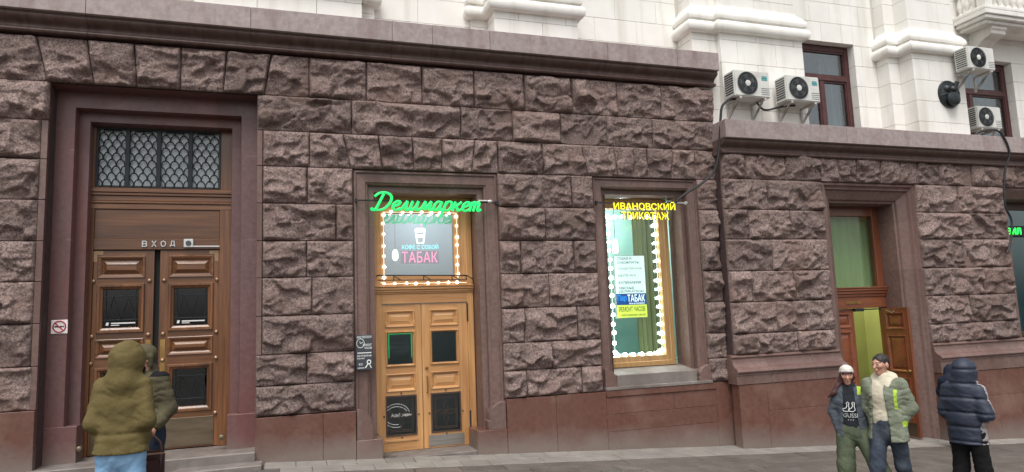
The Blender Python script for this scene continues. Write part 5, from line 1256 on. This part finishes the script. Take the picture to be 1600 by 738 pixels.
wear(o, coat(P, [PARK, LIME], .785, arm=(.075, .07, .062), chest=.174, waist=.18, hemr=.216, folds=.012, collar=False, open_front=(.055, .10, -.045), pick=lambda c: (((c[:, 0] > .112) & (c[:, 0] < .142) & (c[:, 2] > 1.12) & (c[:, 2] < 1.33) & (c[:, 1] < -.04)) | ((c[:, 2] < .99) & (c[:, 2] > .93) & (c[:, 0] > .165) & (c[:, 1] < .0))).astype(float)))
wear(o, trousers(P, [DKJ], r=(.098, .078, .07))); wear(o, shoes(P, SHOE))
hp, Rm, s = P['head'], P.hr(), P.s
f = Field((-.2, -.25, 1.4), (.2, .25, 1.8), .006); f.ell(hp+Rm@np.array((0, .018, .040))*s, np.array((.079, .099, .088))*s, .01, Rm); f.ell(hp+Rm@np.array((0, -.10, -.03))*s, np.array((.10, .10, .083))*s, .01, Rm, sub=True); f.cut(lambda Q: hp[2]-.055*s-Q[..., 2])
f.warp(lambda Q: .005*vnoise(Q[..., 0]*50, Q[..., 1]*50, Q[..., 2]*50)); wear(o, f.mesh('hair', [HAIRB]))

# --- person in navy puffer, back to the street
NAVY = pm('navy_puffer', C(40, 48, 66), C(30, 37, 52), 5, .6, spec=.5, bump=.2, bscale=25, bdist=.006); GREYS = cloth('grey_stripe', (168, 160, 158), (150, 142, 140)); BTR = cloth('black_trousers', (22, 22, 25), (16, 16, 18))
x, y = 7.33, -3.97
P = Pose(.955, head=(-.03, -.04, 1.60), neck=(-.01, -.01, 1.46), elR=(-.235, .03, 1.13), wrR=(-.15, -.16, 1.08), elL=(.215, .02, 1.14), wrL=(.15, -.08, 1.0), shL=(.16, .0, 1.41), shR=(-.16, .0, 1.41), hipL=(.08, .02, .92), hipR=(-.10, .02, .92), knL=(.10, .02, .5), anL=(.13, .14, .1), knR=(-.13, .0, .5), anR=(-.17, .06, .08))
o = person('person in navy hooded puffer jacket seen from behind at the right', (x, y, gz(x, y)), rad(103), 1.69)
wear(o, body_mesh(P, .009))
def pk(c):
    sd = (c[:, 0] < -.14) & (c[:, 2] < 1.02) & (np.abs(c[:, 1]-.02) < .045); arm_ = (c[:, 0] < -.16) & (c[:, 2] > 1.10) & (np.abs(c[:, 1]+.0) < .02)
    return (sd | arm_).astype(float)
wear(o, coat(P, [NAVY, GREYS], .78, arm=(.08, .08, .062), chest=.188, waist=.195, hemr=.21, flat=.8, hood='up', quilt=(.165, .08), folds=.006, pick=pk)); wear(o, trousers(P, [BTR], r=(.105, .085, .08))); wear(o, shoes(P, SHOE))
# --- half-hidden walker beyond
x, y = 10.74, -.95
P = Pose(.80, head=(0, -.14, 1.58), neck=(0, -.07, 1.45), elR=(-.22, .20, 1.17), wrR=(-.24, .30, .96), elL=(.24, -.06, 1.16), wrL=(.24, -.2, .98), knL=(.1, -.16, .52), anL=(.1, -.16, .10), knR=(-.1, .10, .5), anR=(-.1, .30, .12))
o = person('person in dark blue jacket mostly hidden behind the navy puffer', (x, y, gz(x, y)), rad(118), 1.5)
wear(o, body_mesh(P, .006)); wear(o, coat(P, [cloth('dark_blue_jacket', (36, 42, 58), (28, 32, 46)), cloth('blue_cuff', (64, 92, 120), (50, 74, 98))], .84, hood='up', pick=lambda c: ((c[:, 2] < .86) & (np.abs(c[:, 0]) > .17)).astype(float))); wear(o, trousers(P, [BTR])); wear(o, shoes(P, SHOE))
